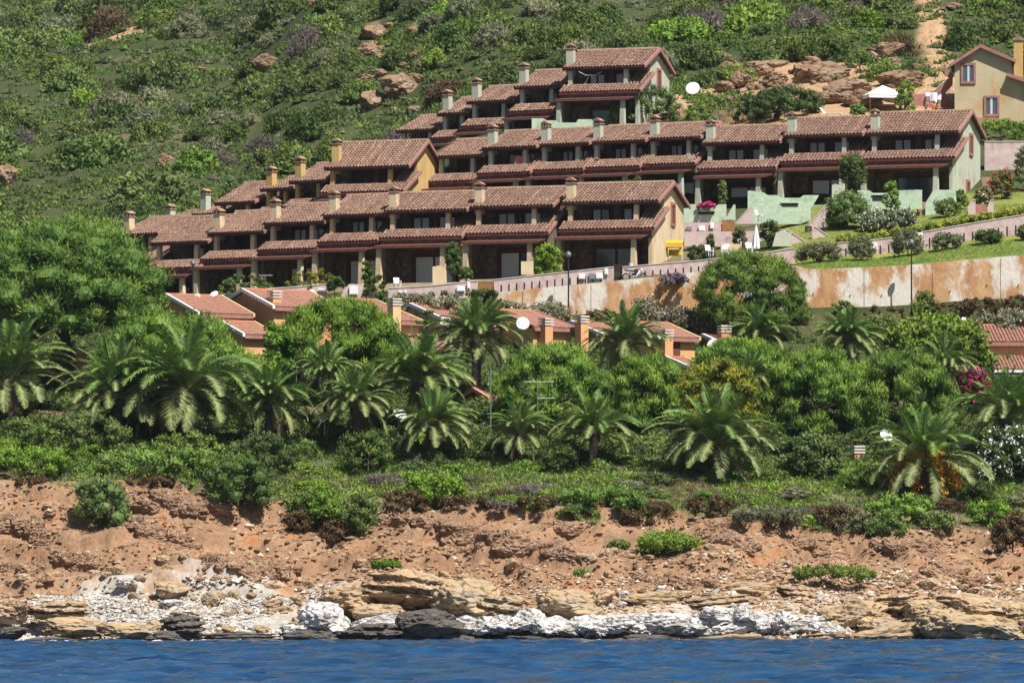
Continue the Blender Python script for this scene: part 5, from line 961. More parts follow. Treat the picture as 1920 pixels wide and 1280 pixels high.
BL = [(108,1143,52,18,'rock_orange','long tan slab boulder on the left beach'), (150,1179,78,17,'rock_tan','broad flat tan rock at the left waterline'), (18,1143,38,20,'rock_orange','tan boulder at the left edge of the beach'), (343,1174,33,20,'rock_dark','dark rounded boulder standing alone at the left waterline'), (322,1197,40,12,'rock_dark','low dark brown rock below the lone dark boulder'), (15,1187,30,11,'rock_dark','small dark rock at the far left waterline'), (100,1202,48,10,'rock_dark','low dark rock before the broad flat tan rock'),
 (250,1186,58,15,'rock_tan','pale flat rock left of the lone dark boulder'), (318,1103,30,13,'rock_orange','tan block at the foot of the left cliff'), (235,1092,15,9,'rock_white','small white block on the left beach'), (600,1163,46,28,'rock_white','black and white pitted rock left of the middle'), (590,1196,52,14,'rock_dark','dark rock at the waterline below the pitted rock'), (690,1190,62,24,'rock_dark','long dark rock at the waterline left of the big dark one'), (803,1178,58,28,'rock_dark','largest dark boulder at the middle of the waterline'),
 (665,1120,52,28,'rock_orange','big weathered orange rock face left of the middle'), (760,1108,80,34,'rock_orange','huge pale orange rock mass at the middle of the shore'), (870,1130,80,36,'rock_tan','huge grey-tan rock mass right of the middle'), (720,1152,50,18,'rock_tan','brown rock below the huge orange mass'), (925,1140,46,26,'rock_tan','grey boulder leaning before the grey-tan mass'), (985,1164,30,19,'rock_white','upright white-topped rock at the middle'), (905,1172,70,24,'rock_white','white salt-covered ledge right of the largest dark boulder'),
 (730,1172,52,16,'rock_white','white ledge between the dark waterline rocks'), (1060,1132,60,22,'rock_tan','rounded tan boulder right of the upright white rock'), (1122,1124,24,18,'rock_orange','small reddish boulder on the white ledge'), (1085,1178,80,20,'rock_white','white ledge below the rounded tan boulder'), (1200,1172,90,22,'rock_white','white ledge with a dark foot at the centre right'), (1240,1122,70,14,'rock_tan','long cracked tan slab above the white ledge'), (1345,1130,52,15,'rock_tan','tan slab left of the highest white rock'), (1320,1172,90,22,'rock_white','white ledge left of the highest white rock'), (1405,1160,80,32,'rock_white','highest white salt-covered rock at the right'), (1490,1180,80,20,'rock_white','white ledge running right from the highest white rock'),
 (1600,1158,66,24,'rock_tan','large tilted tan rock at the right shore'), (1680,1190,90,20,'rock_tan','flat rock at the right waterline'), (1560,1196,60,12,'rock_tan','low brown rock right of the white ledges'), (1770,1176,70,28,'rock_tan','broken tan rock near the right edge'), (1860,1184,90,26,'rock_tan','long low rock at the right edge'), (1690,1128,46,18,'rock_orange','orange rock behind the tilted tan rock'), (1850,1146,70,20,'rock_orange','layered orange rock near the right edge'), (1915,1152,40,22,'rock_tan','rock cut by the right edge'), (1500,1112,34,14,'rock_orange','orange block above the highest white rock'), (1415,1108,60,14,'rock_orange','brown block on the slope above the white rocks'), (1298,1207,16,6,'rock_dark','tiny dark rock in the water with foam'), (1030,1200,60,8,'rock_dark','low dark reef at the centre waterline'), (1390,1200,100,9,'rock_tan','low brown reef below the highest white rock'), (870,1200,50,9,'rock_dark','low dark reef right of the largest dark boulder'), (450,1195,60,9,'rock_dark','low dark reef left of the middle'), (1220,1200,70,9,'rock_dark','low dark reef below the white ledge'), (1800,1205,70,10,'rock_tan','low tan reef at the right waterline'), (1900,1208,60,9,'rock_tan','low tan reef cut by the right edge'), (1740,1150,40,20,'rock_tan','grey-tan block right of the tilted tan rock'), (1640,1172,36,18,'rock_tan','split block below the tilted tan rock'), (1800,1128,44,14,'rock_orange','orange slab on the right slope'), (1955,1175,60,24,'rock_tan','rock just past the right edge')]
for i, (px, py, rx, rz, m_, lab) in enumerate(BL):
    if m_ == 'rock_white' and rx > 60:
        q = int(rx / 20); rq = random.Random(i)
        for j in range(q): boulder('boulder', '%s piece of the %s' % (ordn(j), lab), BG2, px + rx * (2 * (j + .5) / q - 1) + rq.uniform(-5, 5), py + rz * rq.uniform(-.25, .35), rx / q * rq.uniform(1.2, 1.9), min(rz * rq.uniform(.6, 1.0), 17), m_, rq.randrange(6), ry=rz * 2)
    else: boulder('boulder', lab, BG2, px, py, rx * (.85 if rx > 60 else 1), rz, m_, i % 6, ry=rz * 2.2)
WI = []; rq = random.Random(55)
for k in range(64):
    px = 545 + (1570 - 545) * (k + rq.random()) / 64; 
    if 560 < px < 850 and rq.random() < .35: continue
    o = boulder('boulder', 'white rock', BG2, px, 1176 + rq.uniform(-14, 10), rq.uniform(18, 40), rq.uniform(8, 14), 'rock_white', rq.randrange(6), ry=26, lod=1); WI.append((o, 'small white', 'left part' if px < 900 else 'right part', px))
number_labels(WI, '%s of the %s rocks in the white waterline band, %s')
# smaller loose stones of the shore, one object each
rr = random.Random(21); SITEMS = []; SL = {'rock_tan': 'loose tan stone among many on the shore', 'rock_white': 'loose whitish stone among many on the shore', 'rock_dark': 'loose dark stone among many along the waterline', 'rock_orange': 'loose orange-brown stone among many on the slope'}
for i in range(280):
    px = rr.uniform(-20, 1940); py = rr.uniform(1090, 1204) if rr.random() < .8 else rr.uniform(1040, 1100)
    Y = py2Y(py) + rr.uniform(-.3, .6); X = (px - 960) / F * Y; Z = gz(X, Y); r = rr.uniform(.18, .5) * (1.4 if rr.random() < .15 else 1)
    m_ = 'rock_orange' if py < 1110 else 'rock_dark' if py > 1192 and rr.random() < .7 else rr.choice(['rock_tan', 'rock_tan', 'rock_white', 'rock_orange'])
    o = link('stone', rock_mesh(m_, i % 5, 1), None, (X, Y, Z + r * .15), rr.uniform(0, 6), (r * rr.uniform(1, 1.7), r, r * rr.uniform(.5, .9))); props(o, SL[m_], 'stone', 'loose stones of the shore'); SITEMS.append((o, {'rock_tan': 'tan', 'rock_white': 'whitish', 'rock_dark': 'dark', 'rock_orange': 'orange-brown'}[m_], ('high on the slope, ' if py < 1110 else 'on the shore, ' if py < 1160 else 'near the water, ') + ('left quarter' if px < 480 else 'left of centre' if px < 960 else 'right of centre' if px < 1440 else 'right quarter'), px))
number_labels(SITEMS, '%s of the loose %s stones %s')
# conglomerate ledges standing out of the cliff
stone_mat('conglomerate', [(.19,.11,.065), (.33,.205,.125), (.26,.15,.09), (.44,.32,.215)], 4.5, (.15,.08,.045))
def cliffY_at(px, py):
    ys = np.arange(412, 440, .1); X = (px - 960) / F * ys; z = ground(X, ys); q = HOR - F * (z - CAMZ) / ys; return float(ys[np.argmax(q < py)])
scl = bpy.data.objects['sea_cliff']; rr = random.Random(77); CM = [mesh_np('conglomerate', rock_verts(IV3, 500 + k, .45, 4, 0, .34), IF3, M['conglomerate']) for k in range(6)]
for (x0, y0, x1, y1, n_) in ((-20,975,130,1010,16), (230,935,500,965,26), (240,985,430,1030,22), (380,1062,630,1078,20), (90,1040,250,1075,12), (730,968,960,1010,24), (850,1005,1190,1058,30), (990,975,1160,1000,14), (1320,1000,1480,1042,18), (1500,1025,1610,1040,10), (1640,1015,1830,1050,18), (0,1060,120,1085,8), (1200,1080,1420,1095,14), (1700,1075,1900,1090,14)):
    for k in range(int(n_ * .7)):
        t = (k + rr.random()) / n_; px = x0 + (x1 - x0) * t; py = y0 + (y1 - y0) * t + rr.uniform(-12, 12)
        if py < cliff_top(px) + 8: continue
        Y = cliffY_at(px, py); c = at(px, py, Y); a = rr.uniform(.35, .95); o = link('conglomerate', rr.choice(CM), scl, (c.x, c.y + .1, c.z), rr.uniform(-.4, .4) + rr.choice((0, 3.14)), (a * rr.uniform(.9, 1.6), a * .8, a * rr.uniform(.45, .95))); o.rotation_euler = (rr.uniform(-.3, .3), rr.uniform(-.35, .35), o.rotation_euler[2])
# gravel and broken rock on the cliff and beach: uncountable
tint_mat('gravel', [(0, (.09,.05,.03)), (.35, (.22,.13,.075)), (.7, (.36,.245,.15)), (1, (.56,.49,.41))], .95)
tint_mat('pebbles', [(0, (.20,.18,.155)), (.5, (.43,.405,.37)), (1, (.66,.64,.61))], .9)
def gravel(name, label, pts, matn, smin, smax, seed, flat=.6, bias=.5):
    rng = np.random.default_rng(seed); P = np.array(pts); k = len(P); B = np.array([(1,0,0),(-1,0,0),(0,1,0),(0,-1,0),(0,0,1),(0,0,-1)], float); Fc = np.array([(0,2,4),(2,1,4),(1,3,4),(3,0,4),(2,0,5),(1,2,5),(3,1,5),(0,3,5)])
    s = rng.uniform(smin, smax, (k, 1, 1)) ** 1 * np.where(rng.uniform(size=(k, 1, 1)) < .08, 1.8, 1); V = B[None] * rng.uniform(.5, 1.3, (k, 6, 1)) * s * [1.2, 1, flat] + rng.normal(size=(k, 6, 3)) * s * .18; a = rng.uniform(0, 6.28, k); ca, sa = np.cos(a)[:, None], np.sin(a)[:, None]
    V = np.stack([V[..., 0] * ca - V[..., 1] * sa, V[..., 0] * sa + V[..., 1] * ca, V[..., 2]], -1) + P[:, None, :]
    t = np.clip(rng.normal(bias, .2, k), 0, 1); props(link(name, mesh_np(name, V.reshape(-1, 3), (Fc[None] + (np.arange(k) * 6)[:, None, None]).reshape(-1, 3), M[matn], np.repeat(t, 8))), label, 'gravel', None, 'stuff')
def below_top(px, py, X, Y, r): return py > ctv(px) - 6
gravel('cliff_gravel', 'broken reddish stones and gravel covering the eroded sea cliff', scatter(21000, upx, lambda r, p: r.uniform(415, 433, len(p)), 31, lambda px, py, X, Y, r: (py > ctv(px) - 6) & (fbm(X / 4, Y / 1.6, o=3) > -.12)), 'gravel', .05, .17, 31, bias=.42)
gravel('cliff_rubble', 'larger rock rubble stuck in the sea cliff', scatter(4600, upx, lambda r, p: r.uniform(414, 432, len(p)), 32, lambda px, py, X, Y, r: (py > ctv(px) - 2) & (fbm(X / 4 + 8, Y / 2.2, o=3) > .02)), 'gravel', .14, .30, 32)
gravel('beach_pebbles', 'pale grey pebbles of the beach', scatter(13000, lambda r, n: np.where(r.uniform(size=n) < .66, r.uniform(-40, 650, n), r.uniform(650, 1980, n)), lambda r, p: r.uniform(409, 418, len(p)), 33, lambda px, py, X, Y, r: (fbm(X / 5 + 3, Y / 3, o=3) > -.3) & (r.uniform(size=len(px)) < np.where(px < 640, 1, .35))), 'pebbles', .06, .2, 33)
gravel('shore_rubble', 'tan rubble of the right shore', scatter(4200, lambda r, n: r.uniform(600, 1980, n), lambda r, p: r.uniform(408, 420, len(p)), 34), 'gravel', .1, .32, 34, bias=.68)
# rock outcrops on the hill
HR = [(600,10,28,9,'flat pale rock on the hill at the top edge'), (705,62,30,16,'pale layered outcrop high on the hill left of centre'), (690,92,22,14,'lower part of the pale layered outcrop'), (735,52,18,9,'upper tip of the pale layered outcrop'), (500,120,30,17,'tan outcrop on the left hillside'), (365,132,24,9,'flat tan rock left of the tan outcrop'), (750,165,40,28,'dark craggy outcrop left of the top row'), (700,190,26,22,'dark crag below the craggy outcrop'), (780,148,28,14,'upper crag above the top row'), (10,335,26,26,'rock at the left edge of the hill'), (310,305,18,16,'small dark rock above the leftmost roofs'),
  (1390,150,22,20,'dark rock left in the outcrop above the middle row'), (1420,132,30,18,'yellow-grey boulder in the outcrop above the middle row'), (1445,122,32,10,'white-topped slab of the outcrop above the middle row'), (1455,150,24,18,'red-brown block of the outcrop above the middle row'), (1360,165,24,12,'low rock at the left end of the outcrop'), (1540,140,56,22,'long brown ledge behind the wide dark shrub'), (1590,165,50,18,'brown ledge behind the gazebo'), (1660,95,40,16,'layered rock near the white kennel'), (1690,150,46,20,'rock face behind the gazebo tree'), (1790,12,18,9,'white rock on the hill at the top right'), (1825,4,14,8,'second white rock at the top right'), (1620,190,40,20,'rock bank below the gazebo ledge'), (1560,185,34,16,'rock bank left of the gazebo'), (1350,105,26,9,'flat rock on the slope above the big dish'), (1240,220,20,8,'rock in the straw grass below the big dish')]
def hillY_at(px, py):
    ys = np.arange(530, 1300, .5); X = (px - 960) / F * ys; z = ground(X, ys); p = HOR - F * (z - CAMZ) / ys; k = np.argmax(p < py); return float(ys[k])
for i, (px, py, rx, rz, lab) in enumerate(HR): boulder('hillside_rock', lab, 'rock outcrops on the hill', px, py, rx * .85, rz * .8, 'rock_hill', i % 6, Y=hillY_at(px, py + rz * .5), ry=rz * 1.6, lod=1)
rr = random.Random(4)
RITEMS = []
for i in range(90):
    px, py = (rr.uniform(1350, 1720), rr.uniform(110, 195)) if i < 68 else (rr.uniform(670, 810), rr.uniform(50, 210)); s = rr.uniform(4, 13)
    boulder('hillside_rock', 'small loose rock around the outcrops above the middle row' if i < 68 else 'small loose rock around the crags left of the top row', 'loose rocks by the right outcrop' if i < 68 else 'loose rocks by the left crags', px, py, s * 1.4, s * .8, 'rock_hill', i % 5, Y=hillY_at(px, py + 3), lod=1); RITEMS.append((COL.objects[-1], 'small', 'by the right outcrop' if i < 68 else 'by the left crags', px))
number_labels(RITEMS, '%s of the %s loose hill rocks %s')
# foam at the water's edge
mat('foam', (.75,.78,.8), (.6,.65,.7), 3, .7)
rg = np.random.default_rng(8); parts = []
for px, n_, w in ((1295, 10, .5), (60, 10, 1.2), (250, 14, 2.0), (420, 8, 1.0), (560, 10, 1.5), (900, 8, 1.6), (1510, 10, .9), (1800, 6, .8), (1150, 6, 1), (130, 9, 1.2), (340, 9, .8), (680, 9, 1), (780, 8, 1), (1040, 8, 1.2), (1400, 9, 1.2), (1620, 8, 1), (1700, 8, 1.2), (1880, 8, 1)):
    Yb = 408.2 if px != 1295 else 405; X0 = (px - 960) / F * Yb; C = np.stack([X0 + rg.normal(size=n_) * w, Yb + rg.normal(size=n_) * .3, .13 + rg.uniform(0, .06, n_)], -1); parts.append(leaves(C, np.stack([np.ones(n_), rg.normal(size=n_) * .2, np.zeros(n_)], -1), rg.uniform(.4, 1.1, n_), .25, rg, np.ones(n_)))
V, T, t = join_np(parts); V[:, 2] = np.clip(V[:, 2], .10, .3); props(link('foam', mesh_np('foam', V, T, M['foam'])), 'thin white foam along the rocks at the waterline', 'foam', None, 'stuff')
# ---------------------------------------------------------------- dishes, lamps, aerials
def dish(label, px, py, Y, rpx, yaw=-20, tilt=30, pole=1.2):
    c = at(px, py, Y); r = rpx / ppm(Y); o = empty('satellite_dish', c, R(yaw)); props(o, label, 'satellite dish', 'satellite dishes')
    m_ = MB(); prof = [(r * k / 6, r * .22 * (k / 6) ** 2) for k in range(7)]; back = [(r * k / 6, r * .22 * (k / 6) ** 2 - .03) for k in range(6, -1, -1)]; m_.lathe([(max(a, .002), z) for a, z in prof + back], 24)
    m_.xf(Matrix.Rotation(R(90 - tilt), 4, 'X')); m_.build('reflector', M['plastic_white'], o, True)
    MB().tube([(0, -.02, -r * .8), (0, -r * .9, -r * .25)], .02, 5).build('feed_arm', M['grey_metal'], o); MB().box(-.06, .06, -r * .9 - .1, -r * .9 + .05, -r * .25 - .05, -r * .25 + .07).build('feed_horn', M['plastic_white'], o)
    MB().tube([(0, .08, 0), (0, .2, -r * .5), (0, .2, -r - pole)], .035, 6).build('pole', M['grey_metal'], o)
for a in (('largest white dish on the slope right of the highest house', 1299, 167, 549, 13, -10, 25, 1.2), ('round white dish on the orange bungalow with the wine roof edge', 980, 607, 470, 12.5, 5, 20, 1.6), ('white dish left of the tall palm top', 836, 603, 470, 11, -25, 30, 1.2), ('white dish behind palm fronds at the centre left', 749, 776, 446, 13, 25, 40, 1.2), ('white dish at the left of the small bright pine dome', 1337, 646, 468, 12, -35, 30, .8), ('tilted white dish on the low roof behind the fruiting palm', 1661, 818, 449, 13, 30, 35, .8), ('small white dish, left of two behind the long salmon roof', 370, 556, 475, 6, -20, 40, .6), ('small white dish, right of two behind the long salmon roof', 402, 552, 476, 8, -30, 45, .6), ('pale dish above the wide leafy tree', 1810, 602, 478, 9, 35, 45, .8), ('white dish low between the left palms', 606, 786, 446, 9, -30, 40, .8)): dish(*a)
def lamp(label, px, py_top, Y):
    b_ = gp(px, Y); t = at(px, py_top, Y); h = t.z - b_.z; o = empty('street_lamp', b_); props(o, label, 'street lamp', 'street lamps')
    MB().lathe([(.14, -.3), (.14, .5), (.07, .55), (.055, h - .45), (.09, h - .42)], 10).build('post', M['black_metal'], o)
    g = MB(); g.lathe([(.01, 0)] + [(.23 * math.sin(k * math.pi / 10), .23 - .23 * math.cos(k * math.pi / 10)) for k in range(1, 10)] + [(.01, .46)], 14); g.build('globe', M['grey_metal'], o, True, loc=(0, 0, h - .45)); MB().lathe([(.2, 0), (.24, .05), (.05, .16), (.01, .17)], 12).build('lamp_cap', M['grey_metal'], o, loc=(0, 0, h - .12))
lamp('lamp post before the orange wall, left of the motorbike', 1066, 472, 484.5); lamp('lamp post before the retaining wall at the right', 1710, 449, 484.5); lamp('short pale lamp post at the left end of the front row', 361, 488, 500)
def aerial(label, px, py_top, py_bot, Y, bars, mast=.03):
    b_ = at(px, py_bot, Y); h = at(px, py_top, Y).z - b_.z; o = empty('tv_aerial', b_); props(o, label, 'aerial', 'television aerials'); MB().tube([(0, 0, -.5), (0, 0, h)], mast, 6).build('mast', M['grey_metal'], o)
    for f, x0, x1 in bars:
        bo = MB().tube([(x0, 0, h * f), (x1, 0, h * f)], .035, 5).build('boom', M['grey_metal'], o)
        for k in range(6): x = x0 + (x1 - x0) * (k + .5) / 6; MB().tube([(x, -.35, h * f), (x, .35, h * f)], .018, 4).build('element', M['grey_metal'], bo)
aerial('aerial with two booms before the clipped round pine', 1008, 714, 800, 448, [(.98, -1.0, 1.2), (.62, .0, 1.3)])
aerial('thin mast rising beside the tiny brown house', 920, 690, 795, 452, [], .05); aerial('aerial on the bungalow near the wall oleanders', 1237, 584, 625, 473, [(.95, -.4, .5), (.45, -.7, .2)]); aerial('thin aerial beside the aerial near the wall oleanders', 1196, 582, 620, 474, []); aerial('aerial above the low left-centre roof', 556, 686, 730, 455, [(.95, -.3, .3)]); aerial('aerial mast by the bungalow with the white edge', 771, 592, 630, 471, [(.97, -.2, .2)]); aerial('white mast at the two-level orange house', 1864, 660, 728, 466, [], .06); aerial('aerial before the grey-green hedge at the left end', 497, 515, 545, 499, [(.95, -.5, .6)])
# ---------------------------------------------------------------- plaques and gates
def plaque(label, px, py, w, h, Y, m_='white', sign=None):
    c = at(px, py, Y); s = ppm(Y); o = MB().box(-w / s / 2, w / s / 2, -.1, .02, -h / s / 2, h / s / 2).build('meter_box', M[m_], None, loc=c); props(o, label, 'meter box', 'meter boxes on the pink walls'); MB().box(-w / s / 2 + .05, w / s / 2 - .05, -.115, -.101, -h / s / 2 + .05, h / s / 2 - .05).build('door_panel', M['plastic_white'] if m_ == 'white' else M['grey_metal'], o)
for a in (('square white box on the short pink wall piece', 663, 544, 16, 16, 496.1), ('small white box on the wall before the left front houses', 498, 549, 16, 9, 495.9), ('pale grey box on the wall left of the dark clipped ball', 585, 547, 10, 8, 495.9), ('thin white box on the wall left of the dark clipped ball', 603, 543, 12, 4, 495.9), ('left of two tiny white boxes on the wall with plaques', 751, 547, 6, 5, 496.3), ('right of two tiny white boxes on the wall with plaques', 760, 547, 6, 5, 496.3), ('wide white box left of the wooden gate', 864, 541, 15, 10, 496.3), ('tall white box left of the wooden gate', 879, 535, 6, 11, 496.3), ('white box, first of four left of the dark gate', 1091, 518, 12, 10, 497.1), ('grey box, second of four left of the dark gate', 1110, 518, 11, 11, 497.1, 'grey_metal'), ('white box, third of four left of the dark gate', 1124, 517, 13, 11, 497.1), ('small high white box nearest the dark gate', 1137, 509, 7, 11, 497.1), ('grey box under the mint parapet beside the front gable', 1292, 429, 10, 8, 511.9, 'grey_metal'), ('white box under the mint parapet beside the front gable', 1316, 428, 12, 10, 511.9), ('high white box under the mint parapet beside the front gable', 1335, 423, 7, 11, 511.9), ('white box on the pillar behind the grey shrubs', 1722, 440, 16, 8, 497.1), ('pale box on the pink wall between the silvery shrubs', 1640, 461, 10, 12, 497.5)): plaque(*a)
def gate(label, px0, px1, py0, py1, Y, m_, n):
    a = at(px0, py1, Y); b_ = at(px1, py0, Y); w = b_.x - a.x; h = b_.z - a.z; o = empty('gate', a); props(o, label, 'gate', 'garden gates'); MB().frame(0, w, 0, h, -.03, .05, .08).build('gate_frame', M[m_], o)
    for k in range(n): x = .08 + (w - .16) * k / n; MB().box(x + .01, x + (w - .16) / n - .01, -.01, .03, .08, h - .08).build('board', M[m_], o)
mat('gate_wood', (.36,.16,.06), (.28,.12,.045), 4, .7); gate('orange-brown wooden gate in the pink wall', 897, 924, 528, 553, 497, 'gate_wood', 7); gate('dark gate beside the motorbike', 1152, 1166, 495, 530, 497.6, 'frame_dark', 4); gate('brown wooden gate by the sloped stair wall', 1354, 1376, 412, 433, 511, 'gate_wood', 6); gate('dark gate at the foot of the long stair wall', 1509, 1522, 424, 452, 507, 'frame_dark', 4)
# ---------------------------------------------------------------- motorbike
mb = at(1190, 527, 496.4); mo = empty('motorbike', mb, R(4)); props(mo, 'dark motorbike with pale fairing parked at the pink wall', 'motorbike')
def wheel(x):
    t = MB(); n, k = 20, 8
    for i in range(n):
        a = 2 * math.pi * i / n
        for j in range(k): q = 2 * math.pi * j / k; r = .27 + .055 * math.cos(q); t.V.append((r * math.cos(a), .06 * math.sin(q), r * math.sin(a)))
    for i in range(n):
        for j in range(k): t.F.append((i * k + j, i * k + (j + 1) % k, ((i + 1) % n) * k + (j + 1) % k, ((i + 1) % n) * k + j))
    w = t.build('wheel', M['black_metal'], mo, True, loc=(x, 0, .325)); rm = MB()
    for i in range(5): a = i * 1.2566; rm.tube([(.03 * math.cos(a), 0, .03 * math.sin(a)), (.23 * math.cos(a), 0, .23 * math.sin(a))], .018, 5)
    rm.lathe([(.05, -.05), (.05, .05)], 10).xf(Matrix.Identity(4)); rm.build('rim', M['black_metal'], w)
wheel(-.7); wheel(.68)
MB().prism_y([(-.3, .35), (.3, .33), (.38, .6), (.1, .72), (-.25, .62)], -.14, .14).build('engine', M['black_metal'], mo); MB().tube([(.68, -.1, .32), (.48, -.1, .78), (.4, -.1, 1.0)], .035, 6).build('fork', M['grey_metal'], mo); MB().tube([(.68, .1, .32), (.48, .1, .78), (.4, .1, 1.0)], .035, 6).build('fork', M['grey_metal'], mo)
MB().prism_y([(.08, .38), (.16, .36), (.48, .84), (.42, .9), (.3, .82)], -.17, .17).build('fairing', M['plastic_white'], mo); MB().prism_y([(-.1, .72), (.28, .74), (.33, .95), (.1, 1.0), (-.1, .88)], -.15, .15).build('fuel_tank', M['black_metal'], mo); MB().prism_y([(-.75, .82), (-.1, .74), (-.05, .86), (-.45, .88), (-.85, .98)], -.13, .13).build('seat', M['black_metal'], mo)
MB().tube([(-.7, -.12, .32), (0, -.12, .4)], .04, 6).build('swing_arm', M['grey_metal'], mo); MB().tube([(.05, -.2, .32), (-.3, -.2, .42), (-.72, -.2, .66)], [.04, .05, .07], 7).build('exhaust', M['grey_metal'], mo); MB().tube([(.36, -.36, 1.06), (.42, 0, 1.02), (.36, .36, 1.06)], .02, 5).build('handlebar', M['black_metal'], mo); MB().lathe([(.11, 0), (.1, .06), (.02, .1)], 10).xf(Matrix.Rotation(R(90), 4, 'Y')).build('headlamp', M['plastic_white'], mo, loc=(.55, 0, .9)); MB().prism_y([(.45, .62), (.95, .62), (.9, .68), (.5, .68)], -.07, .07).build('mudguard', M['black_metal'], mo)
# ---------------------------------------------------------------- garden furniture
s0 = gp(1266, 500.2); s0.z = at(1266, 489, 500.2).z; sw = empty('swing_seat', s0, R(-10)); sw.scale = (.74, .74, .9); props(sw, 'yellow canopy swing seat beside the front-row gable', 'swing seat'); 
for x in (-.85, .85): MB().tube([(x, -.5, 0), (x, 0, 1.75), (x, .5, 0)], .03, 6).build('frame_leg', M['white'], sw)
MB().prism_x([(-.75, 1.2), (-.7, 1.62), (0, 1.86), (.7, 1.62), (.75, 1.2), (.68, 1.2), (.64, 1.56), (0, 1.78), (-.64, 1.56), (-.68, 1.2)], -.95, .95).build('canopy', M['yellow'], sw); MB().box(-.75, .75, -.25, .25, .45, .57).build('seat', M['yellow'], sw); MB().prism_x([(.2, .5), (.32, .5), (.48, 1.05), (.38, 1.05)], -.75, .75).build('backrest', M['yellow'], sw)
MB().box(-.93, -.9, -.6, .6, .3, 1.3).build('side_curtain', M['yellow'], sw)
p0 = at(1418, 470, 500.5); pa = empty('parasol', p0); props(pa, 'tall closed white parasol in the garden right of the swing seat', 'parasol'); MB().tube([(0, 0, -.3), (0, 0, 2.1)], .03, 6).build('pole', M['white'], pa)
cl = MB(); n = 14
for r, z in ((.30, .15), (.33, .3), (.27, .9), (.18, 1.5), (.06, 2.0), (.015, 2.12)):
    for k in range(n): a = 2 * math.pi * k / n; q = r * (1 if k % 2 else .72); cl.V.append((q * math.cos(a), q * math.sin(a), z))
for i in range(5):
    for k in range(n): a = i * n + k; b_ = i * n + (k + 1) % n; cl.F.append((a, b_, b_ + n, a + n))
cl.build('cloth', M['white'], pa); MB().lathe([(.28, -.3), (.28, -.1), (.05, -.05)], 12).build('base', M['coping'], pa)
def chair(label, px, py, Y, m_, yaw=0, sc=1, name='garden_chair'):
    o = empty(name, at(px, py, Y), R(yaw)); o.scale = (sc,) * 3; props(o, label, 'chair', 'garden and balcony chairs')
    MB().box(-.25, .25, -.25, .22, .40, .45).build('seat', M[m_], o); MB().prism_x([(.18, .44), (.24, .44), (.36, .92), (.31, .92)], -.25, .25).build('backrest', M[m_], o)
    for x in (-.24, .20):
        for y in (-.24, .17): MB().prism([(x, y, 0), (x + .05, y, 0), (x + .05, y + .05, 0), (x, y + .05, 0)], [(x + .01 * (1 if x < 0 else -1), y, .4), (x + .05, y, .4), (x + .05, y + .05, .4), (x, y + .05, .4)]).build('leg', M[m_], o)
    for x in (-.27, .23): MB().box(x, x + .04, -.24, .25, .62, .66).box(x, x + .04, -.24, -.2, .45, .62).build('armrest', M[m_], o)
mat('lilac', (.42,.33,.55), None, rough=.5); mat('blue_cloth', (.28,.36,.66), None, rough=.7); mat('red_board', (.5,.2,.18), None, rough=.7); mat('orange_cloth', (.7,.16,.03), None, rough=.7)
chair('white garden chair in the flower bed right of the swing seat', 1330, 480, 499.5, 'plastic_white', 30); chair('white garden chair left of the low tan wall', 1360, 478, 499.5, 'plastic_white', -20); chair('white garden chair at the foot of the white parasol', 1405, 475, 499.6, 'plastic_white', 10); chair('white reclining chair on the grass before the mint wall', 1423, 414, 509.5, 'plastic_white', 60)
chair('lilac chair on the balcony of the right end front house', 1184, 431, 505.2, 'lilac', 160); chair('blue chair on the yellow gabled house balcony', 648, 362, 536.5, 'blue_cloth', 150); chair('white chair on the yellow gabled house balcony', 707, 362, 535.5, 'plastic_white', 150); chair('orange chair on the fifth balcony of the middle row', 1122, 318, 531.6, 'orange_cloth', 150); chair('white chair on the terrace of the third front house', 745, 541, 504, 'plastic_white', 20)
o = MB().box(-.55, .55, -.05, .05, 0, .95).box(-.5, -.4, -.2, .2, -.1, .0).box(.4, .5, -.2, .2, -.1, .0).build('wind_screen', M['red_board'], None, loc=at(977, 313, 534.6)); props(o, 'dull red panel standing on a balcony of the middle row', 'screen')
tw = MB().box(-.75, .75, -.14, -.1, -.22, .06).box(-.75, .75, -.1, .2, .02, .06).box(-.75, .75, .16, .2, -.3, .02).build('towel', M['yellow'], None, loc=at(1385, 301, 526.2)); props(tw, 'yellow towel hung over a balcony parapet of the middle row', 'towel')
dr = empty('drying_rack', at(1107, 158, 551.4)); props(dr, 'white folding drying rack on the highest balcony', 'drying rack')
for x, d in ((-.5, -.45), (.5, .45)): MB().tube([(x, 0, 0), (x - d, 0, .9)], .025, 5).build('leg', M['white'], dr); MB().tube([(x + d * .1, -.3, .85), (x + d * 1.2, -.3, 1.1)], .025, 5).build('wing', M['white'], dr)
MB().box(-.5, .5, -.3, .3, .78, .82).build('rack', M['white'], dr)
fr = empty('pergola_post', at(1395, 474, 500.8)); props(fr, 'brown post with a slanting arm beside the white parasol', 'frame'); MB().box(-.06, .06, -.06, .06, -.3, 2.05).build('upright', M['wood_red'], fr); MB().prism_y([(0, 1.95), (1.1, 2.25), (1.1, 2.33), (0, 2.05)], -.05, .05).build('arm', M['wood_red'], fr)
bn = empty('garden_bench', at(1371, 469, 500.6)); props(bn, 'low tan bench wall between the garden chairs and the parasol', 'bench'); MB().box(-.75, .75, -.1, .25, -.2, .5).build('seat', M['peach'], bn); MB().box(-.85, -.75, -.12, .3, -.2, .7).build('end_piece', M['coping'], bn); MB().box(.75, .85, -.12, .3, -.2, .7).build('end_piece', M['coping'], bn)
pt = MB().lathe([(.001, 0), (.13, 0), (.17, .3), (.19, .34), (.15, .34), (.13, .28), (.001, .28)], 12).build('flower_pot', M['white'], None, loc=at(1183, 500, 497.3)); props(pt, 'small white pot standing on the pink wall above the motorbike', 'pot')
